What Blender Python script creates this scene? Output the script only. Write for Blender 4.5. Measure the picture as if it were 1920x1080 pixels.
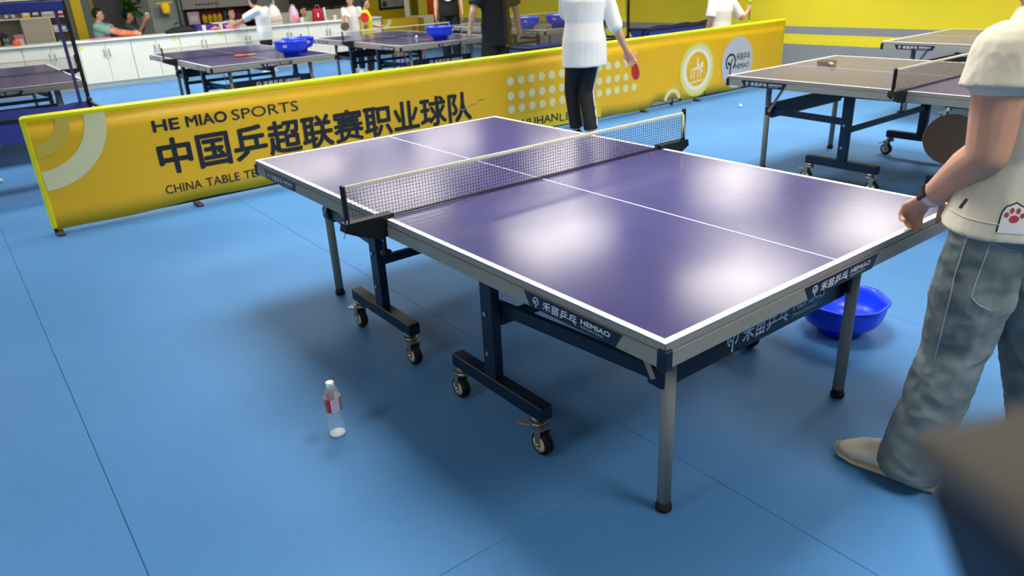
import bpy, bmesh, math, random
from mathutils import Vector, Matrix, noise, Euler

for o in list(bpy.data.objects):
    bpy.data.objects.remove(o, do_unlink=True)
SC = bpy.context.scene
COL = SC.collection
PI = math.pi
random.seed(7)

# ------------------------------------------------------------------ camera
cam_d = bpy.data.cameras.new('camera')
cam_d.sensor_width = 36.0
cam_d.lens = 1377.93 / 1920 * 36
cam_d.clip_start = 0.01
cam_d.clip_end = 200
cam_d.dof.use_dof = True
cam_d.dof.focus_distance = 2.6
cam_d.dof.aperture_fstop = 4.6
cam = bpy.data.objects.new('camera', cam_d)
cam.location = (-1.1939, -1.0174, 1.5812)
cam.rotation_euler = (math.radians(66.711), math.radians(2.7036), math.radians(-37.691))
COL.objects.link(cam)
SC.camera = cam

# ------------------------------------------------------------------ world, exposure
w = bpy.data.worlds.new('world')
SC.world = w
w.use_nodes = True
w.node_tree.nodes['Background'].inputs[0].default_value = (0.8, 0.85, 0.9, 1)
w.node_tree.nodes['Background'].inputs[1].default_value = 0.05
SC.view_settings.view_transform = 'Standard'
SC.view_settings.look = 'None'
SC.view_settings.gamma = 1.0
SC.view_settings.use_curve_mapping = False
SC.view_settings.exposure = 0.34
LAMP_POWER = 7.5        # brightness of the lamp diffusers
LAMP_WATT = 22.0        # beam of each lamp, thrown mainly downwards
LAMP_SPREAD = 110
LAMP_SIZE = (1.3, 0.9)
CEIL = 2.85

# ------------------------------------------------------------------ materials
def lin(h):
    h = h.lstrip('#')
    r = []
    for i in (0, 2, 4):
        c = int(h[i:i + 2], 16) / 255
        r.append(c / 12.92 if c <= .04045 else ((c + .055) / 1.055) ** 2.4)
    return (*r, 1)

MATS = {}
def mat(name, col, rough=.5, metal=0., spec=.5, var=.06, scale=20., bump=0., bscale=None, alpha=None,
        trans=0., ior=1.45, emit=None, power=1., coat=0.):
    if name in MATS:
        return MATS[name]
    m = bpy.data.materials.new(name)
    m.use_nodes = True
    nt = m.node_tree
    b = nt.nodes['Principled BSDF']
    c = lin(col) if isinstance(col, str) else col
    b.inputs['Roughness'].default_value = rough
    b.inputs['Metallic'].default_value = metal
    b.inputs['Specular IOR Level'].default_value = spec
    b.inputs['IOR'].default_value = ior
    b.inputs['Coat Weight'].default_value = coat
    tc = nt.nodes.new('ShaderNodeTexCoord')
    nz = nt.nodes.new('ShaderNodeTexNoise')
    nz.inputs['Scale'].default_value = scale
    nz.inputs['Detail'].default_value = 4
    nt.links.new(tc.outputs['Object'], nz.inputs['Vector'])
    if var > 0:
        mx = nt.nodes.new('ShaderNodeMix')
        mx.data_type = 'RGBA'
        lo = tuple(x * (1 - var) for x in c[:3]) + (1,)
        hi = tuple(min(1, x * (1 + var)) for x in c[:3]) + (1,)
        mx.inputs[6].default_value = lo
        mx.inputs[7].default_value = hi
        nt.links.new(nz.outputs['Fac'], mx.inputs[0])
        nt.links.new(mx.outputs[2], b.inputs['Base Color'])
    else:
        b.inputs['Base Color'].default_value = c
    if bump > 0:
        n2 = nt.nodes.new('ShaderNodeTexNoise')
        n2.inputs['Scale'].default_value = bscale or scale * 3
        n2.inputs['Detail'].default_value = 5
        nt.links.new(tc.outputs['Object'], n2.inputs['Vector'])
        bp = nt.nodes.new('ShaderNodeBump')
        bp.inputs['Strength'].default_value = bump
        bp.inputs['Distance'].default_value = .01
        nt.links.new(n2.outputs['Fac'], bp.inputs['Height'])
        nt.links.new(bp.outputs['Normal'], b.inputs['Normal'])
    if trans:
        b.inputs['Transmission Weight'].default_value = trans
    if alpha is not None:
        b.inputs['Alpha'].default_value = alpha
    if emit:
        b.inputs['Emission Color'].default_value = lin(emit)
        b.inputs['Emission Strength'].default_value = power
    MATS[name] = m
    return m

M = {}
M['white_line'] = mat('white paint', '#e8eaec', .35, var=.02)
M['centre_line'] = mat('pale centre line paint', '#cfcddc', .35, var=.03)
M['apron'] = mat('grey aluminium', '#98978c', .5, .0, var=.03)
M['leg_grey'] = mat('grey leg enamel', '#94938a', .6, .0, var=.03)
M['navy'] = mat('navy steel', '#0d1d33', .38, .1, var=.08)
M['navy_cap'] = mat('navy plastic', '#0e1828', .4)
M['black'] = mat('black plastic', '#101214', .4)
M['rubber'] = mat('black rubber', '#0c0c0d', .7)
M['zinc'] = mat('zinc steel', '#a9a89e', .3, .85)
M['hub'] = mat('beige wheel hub', '#d2c9a6', .5)
M['rust'] = mat('dusty steel', '#4d4844', .6, .2)
M['decal'] = mat('dark navy decal', '#121b33', .4)
M['white_print'] = mat('white print', '#dfe3ea', .45, var=.0)
M['net_cord'] = mat('black net cord', '#2e3338', .8)
M['tape'] = mat('cream net tape', '#cfd0b8', .7, var=.05)
M['ivory'] = mat('old string', '#b9b59c', .8)
M['barrier'] = mat('yellow banner', '#eab91a', .42, var=.05, scale=3, bump=.12, bscale=5)
M['barrier_edge'] = mat('lemon piping', '#e2df08', .4, var=.04)
M['print_black'] = mat('black print', '#20212a', .5, var=.05)
M['print_pale'] = mat('pale print', '#dcdcaa', .5, var=.03)
M['print_mid'] = mat('straw print', '#d6bb48', .5, var=.03)
M['print_lemon'] = mat('lemon print', '#dcc31e', .5, var=.04)
M['print_halo'] = mat('pale yellow print', '#e2d454', .5, var=.03)
M['print_silver'] = mat('silver print', '#bfc3ca', .4, var=.03)
M['print_ivory'] = mat('ivory print', '#f0ead0', .5, var=.02)
M['wall_yellow'] = mat('yellow wall paint', '#f2de2a', .6, var=.03, scale=2)
M['wall_grey'] = mat('grey wall paint', '#8f9396', .6, var=.04, scale=3)
M['wall_pale'] = mat('pale wall paint', '#c9cac4', .7, var=.03, scale=3)
M['ceiling'] = mat('ceiling paint', '#5c5f61', .8, var=.02)
M['cabinet'] = mat('white laminate', '#f0eedd', .4, var=.02, scale=4)
M['cab_top'] = mat('white worktop', '#ececE4', .3, var=.03)
M['blue_plastic'] = mat('blue plastic', '#1a42f2', .3, var=.04)
M['tray'] = mat('navy tray fabric', '#22358c', .6, var=.1, bump=.2)
M['tray_blue'] = mat('blue tray fabric', '#1a2fae', .6, var=.1, bump=.2)
M['pole'] = mat('black pole', '#1a1a18', .4, .2)
M['skin'] = mat('skin', '#cf9d82', .5, var=.07, scale=30, bump=.03, bscale=200)
M['skin_pale'] = mat('pale skin', '#d0a58e', .5, var=.06, scale=30)
M['hair'] = mat('black hair', '#14110f', .55, var=.3, scale=60, bump=.3, bscale=150)
M['eye'] = mat('dark eye', '#120e0c', .2)
M['lip'] = mat('lip', '#a05a50', .5)
M['cream_tee'] = mat('cream cotton', '#d8d2bd', .85, var=.05, scale=12, bump=.12, bscale=500)
M['white_tee'] = mat('white cotton', '#e9e9e6', .85, var=.03, scale=10, bump=.1, bscale=400)
M['black_tee'] = mat('black cotton', '#16181a', .8, var=.15, scale=10, bump=.1, bscale=400)
M['black_pants'] = mat('black jersey', '#111214', .7, var=.15, scale=10)
M['teal_tee'] = mat('teal cotton', '#7fa9a8', .85, var=.05)
M['yellow_tee'] = mat('yellow jersey', '#d8d01e', .8, var=.05)
M['beige_tee'] = mat('beige cotton', '#c9c3ac', .85, var=.08)
M['green_tee'] = mat('pale green cotton', '#a9c78e', .85, var=.05)
M['camo'] = mat('dark patterned cloth', '#4a5550', .85, var=.7, scale=14)
M['orange'] = mat('orange sleeve', '#f07a50', .7)
M['red'] = mat('red rubber', '#d8262b', .55, var=.04)
M['rubber_black'] = mat('black paddle rubber', '#2a2a29', .55, var=.08)
M['wood'] = mat('paddle wood', '#b58f62', .5, var=.15, scale=30)
M['shoe'] = mat('cream shoe leather', '#efe6cc', .55, var=.05)
M['shoe_tan'] = mat('tan shoe suede', '#c4b497', .75, var=.06)
M['sole'] = mat('rubber sole', '#cfc3a6', .65, var=.05)
M['ball'] = mat('white ball', '#f0f0ea', .4, var=.01)
M['pink'] = mat('pink plastic', '#e58ba0', .5)
M['pinkpale'] = mat('pale pink fabric', '#dcc0da', .7)
M['white_obj'] = mat('white plastic', '#ececea', .4, var=.02)
M['grey_obj'] = mat('grey plastic', '#8c8d8c', .5)
M['dark_obj'] = mat('dark grey fabric', '#3c3d3f', .8)
M['orange_obj'] = mat('orange plastic', '#e8622a', .5)
M['green_obj'] = mat('lime plastic', '#9ed43c', .5)
M['yellow_obj'] = mat('yellow plastic', '#ecc21c', .45)
M['red_obj'] = mat('red cloth', '#a8182e', .7)
M['purple_obj'] = mat('purple plastic', '#3c2c9c', .5)
M['maroon'] = mat('maroon laminate', '#642a38', .5)
M['sky_obj'] = mat('sky blue plastic', '#5ea6d0', .5)
M['beige_obj'] = mat('beige card', '#c6b7a0', .7, var=.1)
M['brown_obj'] = mat('brown card', '#7c4a34', .7, var=.1)
M['frame_dark'] = mat('dark green frame', '#26322e', .4, .2)
M['glass'] = mat('partition glass', '#9fb4b0', .08, alpha=.22, var=.0)
M['leaf'] = mat('green leaf', '#4c7a34', .5, var=.3)
M['sticky'] = mat('yellow note paper', '#e4e86a', .7)
M['tear'] = mat('torn lining', '#8d8f8c', .7, var=.2, scale=60)
M['watch_strap'] = mat('white watch strap', '#d9dad4', .5)

def node_floor():
    m = bpy.data.materials.new('blue vinyl')
    m.use_nodes = True
    nt = m.node_tree
    b = nt.nodes['Principled BSDF']
    tc = nt.nodes.new('ShaderNodeTexCoord')
    n1 = nt.nodes.new('ShaderNodeTexNoise'); n1.inputs['Scale'].default_value = 1.3; n1.inputs['Detail'].default_value = 6
    n2 = nt.nodes.new('ShaderNodeTexNoise'); n2.inputs['Scale'].default_value = 26; n2.inputs['Detail'].default_value = 5
    add = nt.nodes.new('ShaderNodeMath'); add.operation = 'MULTIPLY_ADD'; add.inputs[1].default_value = .25
    cr = nt.nodes.new('ShaderNodeValToRGB')
    cr.color_ramp.elements[0].position = .3; cr.color_ramp.elements[0].color = lin('#4076ab')
    cr.color_ramp.elements[1].position = .85; cr.color_ramp.elements[1].color = lin('#4b82b9')
    nt.links.new(tc.outputs['Object'], n1.inputs[0]); nt.links.new(tc.outputs['Object'], n2.inputs[0])
    nt.links.new(n2.outputs['Fac'], add.inputs[0]); nt.links.new(n1.outputs['Fac'], add.inputs[2])
    nt.links.new(add.outputs[0], cr.inputs[0]); nt.links.new(cr.outputs[0], b.inputs['Base Color'])
    n3 = nt.nodes.new('ShaderNodeTexNoise'); n3.inputs['Scale'].default_value = 420
    bp = nt.nodes.new('ShaderNodeBump'); bp.inputs['Strength'].default_value = .12; bp.inputs['Distance'].default_value = .002
    nt.links.new(tc.outputs['Object'], n3.inputs[0]); nt.links.new(n3.outputs['Fac'], bp.inputs['Height'])
    nt.links.new(bp.outputs[0], b.inputs['Normal'])
    b.inputs['Roughness'].default_value = .55
    b.inputs['Specular IOR Level'].default_value = .22
    return m
M['floor'] = node_floor()
M['floor_gap'] = mat('floor joint', '#356a9e', .8)

def node_table():
    m = bpy.data.materials.new('indigo table paint')
    m.use_nodes = True
    nt = m.node_tree
    b = nt.nodes['Principled BSDF']
    tc = nt.nodes.new('ShaderNodeTexCoord')
    n1 = nt.nodes.new('ShaderNodeTexNoise'); n1.inputs['Scale'].default_value = 5; n1.inputs['Detail'].default_value = 8
    cr = nt.nodes.new('ShaderNodeValToRGB')
    cr.color_ramp.elements[0].position = .3; cr.color_ramp.elements[0].color = lin('#45426f')
    cr.color_ramp.elements[1].position = .8; cr.color_ramp.elements[1].color = lin('#4a4774')
    nt.links.new(tc.outputs['Object'], n1.inputs[0]); nt.links.new(n1.outputs['Fac'], cr.inputs[0])
    n5 = nt.nodes.new('ShaderNodeTexNoise'); n5.inputs['Scale'].default_value = 42; n5.inputs['Detail'].default_value = 9; n5.inputs['Roughness'].default_value = .7
    mp = nt.nodes.new('ShaderNodeMapping'); mp.inputs['Rotation'].default_value = (0, 0, .7); mp.inputs['Scale'].default_value = (1, .25, 1)
    n6 = nt.nodes.new('ShaderNodeTexNoise'); n6.inputs['Scale'].default_value = 2.2; n6.inputs['Detail'].default_value = 2
    m5 = nt.nodes.new('ShaderNodeMapRange'); m5.inputs[1].default_value = .70; m5.inputs[2].default_value = .78; m5.inputs[4].default_value = .45
    m6 = nt.nodes.new('ShaderNodeMapRange'); m6.inputs[1].default_value = .48; m6.inputs[2].default_value = .62
    mu = nt.nodes.new('ShaderNodeMath'); mu.operation = 'MULTIPLY'
    mxs = nt.nodes.new('ShaderNodeMix'); mxs.data_type = 'RGBA'; mxs.inputs[7].default_value = lin('#a8a6bc')
    nt.links.new(tc.outputs['Object'], mp.inputs[0]); nt.links.new(mp.outputs[0], n5.inputs[0]); nt.links.new(tc.outputs['Object'], n6.inputs[0])
    nt.links.new(n5.outputs['Fac'], m5.inputs[0]); nt.links.new(n6.outputs['Fac'], m6.inputs[0])
    nt.links.new(m5.outputs[0], mu.inputs[0]); nt.links.new(m6.outputs[0], mu.inputs[1])
    nt.links.new(mu.outputs[0], mxs.inputs[0]); nt.links.new(cr.outputs[0], mxs.inputs[6]); nt.links.new(mxs.outputs[2], b.inputs['Base Color'])
    # scuffs change the gloss a little
    n2 = nt.nodes.new('ShaderNodeTexNoise'); n2.inputs['Scale'].default_value = 3; n2.inputs['Detail'].default_value = 3
    mr = nt.nodes.new('ShaderNodeMapRange'); mr.inputs[1].default_value = .3; mr.inputs[2].default_value = .7
    mr.inputs[3].default_value = .16; mr.inputs[4].default_value = .19
    nt.links.new(tc.outputs['Object'], n2.inputs[0]); nt.links.new(n2.outputs['Fac'], mr.inputs[0])
    nt.links.new(mr.outputs[0], b.inputs['Roughness'])
    b.inputs['Specular IOR Level'].default_value = .5
    return m
M['table'] = node_table()

def node_jeans():
    m = bpy.data.materials.new('washed denim')
    m.use_nodes = True
    nt = m.node_tree
    b = nt.nodes['Principled BSDF']
    tc = nt.nodes.new('ShaderNodeTexCoord')
    n1 = nt.nodes.new('ShaderNodeTexNoise'); n1.inputs['Scale'].default_value = 7; n1.inputs['Detail'].default_value = 6
    cr = nt.nodes.new('ShaderNodeValToRGB')
    cr.color_ramp.elements[0].position = .35; cr.color_ramp.elements[0].color = lin('#566467')
    cr.color_ramp.elements[1].position = .75; cr.color_ramp.elements[1].color = lin('#8d9a98')
    nt.links.new(tc.outputs['Object'], n1.inputs[0]); nt.links.new(n1.outputs['Fac'], cr.inputs[0])
    nt.links.new(cr.outputs[0], b.inputs['Base Color'])
    n3 = nt.nodes.new('ShaderNodeTexNoise'); n3.inputs['Scale'].default_value = 500
    bp = nt.nodes.new('ShaderNodeBump'); bp.inputs['Strength'].default_value = .25; bp.inputs['Distance'].default_value = .002
    nt.links.new(tc.outputs['Object'], n3.inputs[0]); nt.links.new(n3.outputs['Fac'], bp.inputs['Height'])
    nt.links.new(bp.outputs[0], b.inputs['Normal'])
    b.inputs['Roughness'].default_value = .85
    return m
M['jeans'] = node_jeans()

def node_catchnet(name, col, f):
    m = bpy.data.materials.new(name)
    m.use_nodes = True
    nt = m.node_tree
    out = nt.nodes['Material Output']
    nt.nodes.remove(nt.nodes['Principled BSDF'])
    d = nt.nodes.new('ShaderNodeBsdfDiffuse'); d.inputs[0].default_value = lin(col)
    t = nt.nodes.new('ShaderNodeBsdfTransparent')
    mx = nt.nodes.new('ShaderNodeMixShader')
    nz = nt.nodes.new('ShaderNodeTexNoise'); nz.inputs['Scale'].default_value = 4
    mr = nt.nodes.new('ShaderNodeMapRange'); mr.inputs[3].default_value = f - .05; mr.inputs[4].default_value = f + .05
    nt.links.new(nz.outputs['Fac'], mr.inputs[0]); nt.links.new(mr.outputs[0], mx.inputs[0])
    nt.links.new(t.outputs[0], mx.inputs[1]); nt.links.new(d.outputs[0], mx.inputs[2])
    nt.links.new(mx.outputs[0], out.inputs[0])
    return m
M['catch_net'] = node_catchnet('fine catch netting', '#2a2a28', .3)
M['catch_net2'] = node_catchnet('fine black netting', '#5a5428', .38)

# ------------------------------------------------------------------ mesh helpers
def frame_of(d):
    d = Vector(d).normalized()
    u = Vector((0, 0, 1)) if abs(d.z) < .95 else Vector((1, 0, 0))
    a = d.cross(u).normalized()
    b = a.cross(d).normalized()
    return a, b, d

class MB:
    def __init__(s):
        s.bm = bmesh.new()
    def box(s, c, sz, rot=None, bev=0., mi=0, seg=1):
        r = bmesh.ops.create_cube(s.bm, size=1)
        vs = r['verts']
        mtx = Matrix.Translation(c) @ (rot.to_4x4() if rot else Matrix.Identity(4)) @ Matrix.Diagonal((*sz, 1))
        bmesh.ops.transform(s.bm, matrix=mtx, verts=vs)
        fs = {f for v in vs for f in v.link_faces}
        for f in fs: f.material_index = mi
        if bev > 0:
            es = list({e for v in vs for e in v.link_edges})
            bmesh.ops.bevel(s.bm, geom=es, offset=min(bev, min(sz) * .45), segments=seg, affect='EDGES', profile=.5, material=-1)
        return s
    def lim(s, x0, x1, y0, y1, z0, z1, bev=0., mi=0):
        return s.box(((x0 + x1) / 2, (y0 + y1) / 2, (z0 + z1) / 2), (abs(x1 - x0), abs(y1 - y0), abs(z1 - z0)), None, bev, mi)
    def bar(s, p0, p1, w, h, bev=0., mi=0):
        p0, p1 = Vector(p0), Vector(p1)
        a, b, d = frame_of(p1 - p0)
        rot = Matrix((a, d, b)).transposed()
        return s.box((p0 + p1) / 2, (w, (p1 - p0).length, h), rot, bev, mi)
    def cyl(s, p0, p1, r0, r1=None, n=16, mi=0, cap=True):
        r1 = r0 if r1 is None else r1
        p0, p1 = Vector(p0), Vector(p1)
        a, b, d = frame_of(p1 - p0)
        R0 = [s.bm.verts.new(p0 + (a * math.cos(t) + b * math.sin(t)) * r0) for t in [2 * PI * i / n for i in range(n)]]
        R1 = [s.bm.verts.new(p1 + (a * math.cos(t) + b * math.sin(t)) * r1) for t in [2 * PI * i / n for i in range(n)]]
        for i in range(n):
            f = s.bm.faces.new((R0[i], R1[i], R1[(i + 1) % n], R0[(i + 1) % n])); f.material_index = mi; f.smooth = True
        if cap:
            f = s.bm.faces.new(R0); f.material_index = mi
            f = s.bm.faces.new(R1[::-1]); f.material_index = mi
        return s
    def tube(s, pts, r, n=8, mi=0):
        pts = [Vector(p) for p in pts]
        rings = []
        rr = r if isinstance(r, (list, tuple)) else [r] * len(pts)
        for i, p in enumerate(pts):
            d = (pts[min(i + 1, len(pts) - 1)] - pts[max(i - 1, 0)])
            a, b, _ = frame_of(d)
            rings.append([s.bm.verts.new(p + (a * math.cos(t) + b * math.sin(t)) * rr[i]) for t in [2 * PI * k / n for k in range(n)]])
        for A, B in zip(rings, rings[1:]):
            for i in range(n):
                f = s.bm.faces.new((A[i], B[i], B[(i + 1) % n], A[(i + 1) % n])); f.material_index = mi; f.smooth = True
        s.bm.faces.new(rings[0]); s.bm.faces.new(rings[-1][::-1])
        return s
    def lathe(s, prof, n=24, mtx=None, mi=0, lobes=None):
        mtx = mtx or Matrix.Identity(4)
        rings = []
        for r, z in prof:
            ring = []
            for k in range(n):
                t = 2 * PI * k / n
                q = r * (lobes(t, r, z) if lobes else 1)
                ring.append(s.bm.verts.new(mtx @ Vector((q * math.cos(t), q * math.sin(t), z))))
            rings.append(ring)
        for A, B in zip(rings, rings[1:]):
            for i in range(n):
                f = s.bm.faces.new((A[i], A[(i + 1) % n], B[(i + 1) % n], B[i])); f.material_index = mi; f.smooth = True
        f = s.bm.faces.new(rings[0][::-1]); f.material_index = mi
        f = s.bm.faces.new(rings[-1]); f.material_index = mi
        return s
    def poly(s, pts, mtx, th, mi=0):
        """2-D outline (x, y) extruded by th along local z, placed with mtx"""
        A = [s.bm.verts.new(mtx @ Vector((x, y, 0))) for x, y in pts]
        B = [s.bm.verts.new(mtx @ Vector((x, y, th))) for x, y in pts]
        f = s.bm.faces.new(A[::-1]); f.material_index = mi
        f = s.bm.faces.new(B); f.material_index = mi
        n = len(pts)
        for i in range(n):
            f = s.bm.faces.new((A[i], A[(i + 1) % n], B[(i + 1) % n], B[i])); f.material_index = mi
        return s
    def sector(s, c, r0, r1, t0, t1, mtx, th, n=28, mi=0):
        full = abs(t1 - t0) > 2 * PI - 1e-4
        k = n if full else n + 1
        rows = []
        for i in range(k):
            t = t0 + (t1 - t0) * i / n
            ct, st = math.cos(t), math.sin(t)
            rows.append([s.bm.verts.new(mtx @ Vector((c[0] + r * ct, c[1] + r * st, z))) for r, z in ((r0, 0), (r1, 0), (r1, th), (r0, th))])
        for i in range(n):
            A, B = rows[i], rows[(i + 1) % k]
            for q in range(4):
                f = s.bm.faces.new((A[q], A[(q + 1) % 4], B[(q + 1) % 4], B[q])); f.material_index = mi
        if not full:
            s.bm.faces.new(rows[0][::-1]); s.bm.faces.new(rows[-1])
        return s
    def ball(s, c, r, n=12, sc=(1, 1, 1), rot=None, mi=0):
        mtx = Matrix.Translation(c) @ (rot.to_4x4() if rot else Matrix.Identity(4)) @ Matrix.Diagonal((r * sc[0], r * sc[1], r * sc[2], 1))
        k = max(6, n * 2 // 3)
        top = s.bm.verts.new(mtx @ Vector((0, 0, 1))); low = s.bm.verts.new(mtx @ Vector((0, 0, -1)))
        rows = []
        for j in range(1, k):
            p = PI * j / k
            rows.append([s.bm.verts.new(mtx @ Vector((math.sin(p) * math.cos(2 * PI * i / n), math.sin(p) * math.sin(2 * PI * i / n), math.cos(p)))) for i in range(n)])
        fs = []
        for i in range(n):
            i2 = (i + 1) % n
            fs.append(s.bm.faces.new((top, rows[0][i], rows[0][i2])))
            fs.append(s.bm.faces.new((low, rows[-1][i2], rows[-1][i])))
            for A, B in zip(rows, rows[1:]):
                fs.append(s.bm.faces.new((A[i], B[i], B[i2], A[i2])))
        for f in fs:
            f.smooth = True; f.material_index = mi
        return s
    def loft(s, rings, n=18, mi=0, power=2.0):
        """rings: (centre, axis1, axis2) vectors; superellipse cross-section"""
        R = []
        for c, a, b in rings:
            c, a, b = Vector(c), Vector(a), Vector(b)
            ring = []
            for k in range(n):
                t = 2 * PI * k / n
                ct, st = math.cos(t), math.sin(t)
                e = 2 / power
                x = math.copysign(abs(ct) ** e, ct); y = math.copysign(abs(st) ** e, st)
                ring.append(s.bm.verts.new(c + a * x + b * y))
            R.append(ring)
        for A, B in zip(R, R[1:]):
            for i in range(n):
                f = s.bm.faces.new((A[i], A[(i + 1) % n], B[(i + 1) % n], B[i])); f.smooth = True; f.material_index = mi
        s.bm.faces.new(R[0][::-1]); s.bm.faces.new(R[-1])
        return s
    def mesh(s, mtx, me):
        """merge a mesh datablock, transformed"""
        n0 = len(s.bm.verts)
        s.bm.from_mesh(me)
        s.bm.verts.ensure_lookup_table()
        bmesh.ops.transform(s.bm, matrix=mtx, verts=s.bm.verts[n0:])
        return s
    def data(s, name, mats):
        bmesh.ops.recalc_face_normals(s.bm, faces=s.bm.faces)
        me = bpy.data.meshes.new(name)
        s.bm.to_mesh(me); s.bm.free()
        for m in (mats if isinstance(mats, (list, tuple)) else [mats]):
            me.materials.append(m)
        return me
    def build(s, name, mats, parent=None, label=None):
        o = bpy.data.objects.new(name, s.data(name, mats))
        COL.objects.link(o)
        if parent: o.parent = parent
        if label: o['label'] = label
        return o

def tag(o, label, cat, group=None, kind=None):
    o['label'] = label
    if cat: o['category'] = cat
    if group: o['group'] = group
    if kind: o['kind'] = kind
    return o
def thing(name, label, cat, loc=(0, 0, 0), rz=0, group=None):
    o = bpy.data.objects.new(name, None)
    COL.objects.link(o)
    o.location = loc; o.rotation_euler = (0, 0, rz)
    o.empty_display_size = .1
    return tag(o, label, cat, group)
def struct(o):
    o['kind'] = 'structure'
    return o
def dup(o, parent=None):
    c = o.copy(); COL.objects.link(c); c.parent = parent
    for ch in list(o.children):
        dup(ch, c)
    return c

TXT = {}
def text_mesh(body, bold=0., shear=0.):
    k = (body, shear)
    if k in TXT: return TXT[k]
    cu = bpy.data.curves.new('lettering', 'FONT')
    cu.body = body; cu.size = 1; cu.shear = shear; cu.resolution_u = 3
    o = bpy.data.objects.new('lettering', cu); COL.objects.link(o)
    bpy.context.view_layer.update()
    dg = bpy.context.evaluated_depsgraph_get()
    me = bpy.data.meshes.new_from_object(o.evaluated_get(dg))
    bpy.data.objects.remove(o)
    xs = [v.co.x for v in me.vertices]; ys = [v.co.y for v in me.vertices]
    TXT[k] = (me, min(xs), max(xs), min(ys), max(ys))
    return TXT[k]
def put_text(mb, body, x0, x1, y0, y1, mtx, th=.0006, bold=0., shear=0.):
    """text stretched into the box x0..x1, y0..y1 of the plane mtx, with a hair of thickness"""
    me, a, b, c, d = text_mesh(body, bold, shear)
    sc = Matrix.Translation((x0, y0, 0)) @ Matrix.Diagonal(((x1 - x0) / (b - a), (y1 - y0) / (d - c), 1, 1)) @ Matrix.Translation((-a, -c, 0))
    n0 = len(mb.bm.faces)
    offs = [(0, 0)]
    if bold > 0:        # heavier strokes: the same outline laid down again a little to each side
        offs += [(bold * math.cos(PI * i / 4), bold * math.sin(PI * i / 4)) for i in range(8)]
    for i, (ox, oy) in enumerate(offs):
        mb.mesh(mtx @ Matrix.Translation((0, 0, th + i * .00001)) @ sc @ Matrix.Translation((ox, oy, 0)), me)
    return mb
def plane_mtx(o, xa, ya):
    o, xa, ya = Vector(o), Vector(xa), Vector(ya)
    za = xa.cross(ya)
    m = Matrix((xa, ya, za)).transposed().to_4x4()
    m.translation = o
    return m
# ------------------------------------------------------------------ the room
X0, X1, Y0, Y1 = -9.0, 9.0, -8.0, 17.0
fl = MB().lim(X0, X1, Y0, Y1, -.12, -.005).build('floor', M['floor_gap'])
struct(fl)
def sheet(x0, x1, y0, y1):
    MB().lim(x0 + .0006, x1 - .0006, y0 + .0006, y1 - .0006, -.005, 0, bev=.002).build('floor_sheet', M['floor'], fl)
xs = [X0, -7.45, -5.86, -4.27, -2.68, -1.09, .50, 2.09, 3.68, 5.27, 6.86, 8.45, X1]
for i, (a, b) in enumerate(zip(xs, xs[1:])):
    cut = .43 if i == 5 else (-.62 if i == 6 else (6.3 if i % 2 else 3.4))
    sheet(a, b, Y0, cut); sheet(a, b, cut, Y1)
struct(MB().lim(X0, X1, Y0, Y1, CEIL, CEIL + .12).build('ceiling', M['ceiling']))
# right wall with painted bands
wb = MB()
for z0, z1, mi in ((0, .41, 1), (.41, .55, 0), (.55, .655, 1), (.655, CEIL, 0)):
    wb.lim(X1, X1 + .15, Y0, Y1, z0, z1, mi=mi)
struct(wb.build('wall_right', [M['wall_yellow'], M['wall_grey']]))
struct(MB().lim(X0, X1 + .15, Y1, Y1 + .15, 0, CEIL).build('wall_back', M['wall_pale']))
struct(MB().lim(X0 - .15, X0, Y0, Y1, 0, CEIL).build('wall_left', M['wall_pale']))
struct(MB().lim(X0, X1 + .15, Y0 - .15, Y0, 0, CEIL).build('wall_front', M['wall_pale']))

# ------------------------------------------------------------------ ceiling lights
m_em = mat('lamp diffuser', '#f4f2ea', .6, emit='#fff6e6', power=LAMP_POWER, var=0)
l0 = None
LX = ((-2.7, 1.0, 4.6, 7.4), (-3.2, 1.05, 4.6, 7.2), (-2.2, 1.0, 4.45, 6.8), (-3.0, .9, 4.05, 7.3), (-2.5, .8, 3.55, 6.6), (-2.6, .6, 3.3, 6.0), (-2.8, .5, 3.0, 5.8))  # first lamp listed is an added, unseen one to brighten the near-left floor
for iy, y in enumerate((-1.9, .8, 2.85, 5.1, 7.85, 10.45, 13.2)):
    for ix, x in enumerate(LX[iy]):
        if ix == 0 and iy == 2:
            continue
        lab = 'white ceiling light panel, %s row from the far counter, %s from the yellow wall' % (
            ('seventh', 'sixth', 'fifth', 'fourth', 'third', 'second', 'first')[iy], ('fourth', 'third', 'second', 'first')[ix])
        if l0 is None:
            l0 = thing('ceiling_light', lab, 'ceiling light', (x, y, CEIL), 0, 'ceiling light panels')
            sx, sy = LAMP_SIZE[0] / 2, LAMP_SIZE[1] / 2
            f = MB()
            for q in ((-sx, 0, .03, sy * 2 + .06), (sx, 0, .03, sy * 2 + .06), (0, -sy, sx * 2, .03), (0, sy, sx * 2, .03)):
                f.box((q[0], q[1], -.03), (q[2], q[3], .06), bev=.004)
            f.build('frame', M['white_obj'], l0)
            MB().box((0, 0, -.035), (sx * 2 - .03, sy * 2 - .03, .03)).build('diffuser', m_em, l0)
            ld = bpy.data.lights.new('lamp_beam', 'AREA')
            ld.shape = 'RECTANGLE'; ld.size = sx * 2 - .06; ld.size_y = sy * 2 - .06
            ld.energy = LAMP_WATT; ld.spread = math.radians(LAMP_SPREAD); ld.color = (1, .965, .92)
            lo = bpy.data.objects.new('lamp_beam', ld); COL.objects.link(lo); lo.parent = l0; lo.location = (0, 0, -.055)
        else:
            l = dup(l0); l.location = (x, y, CEIL); l['label'] = lab

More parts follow.
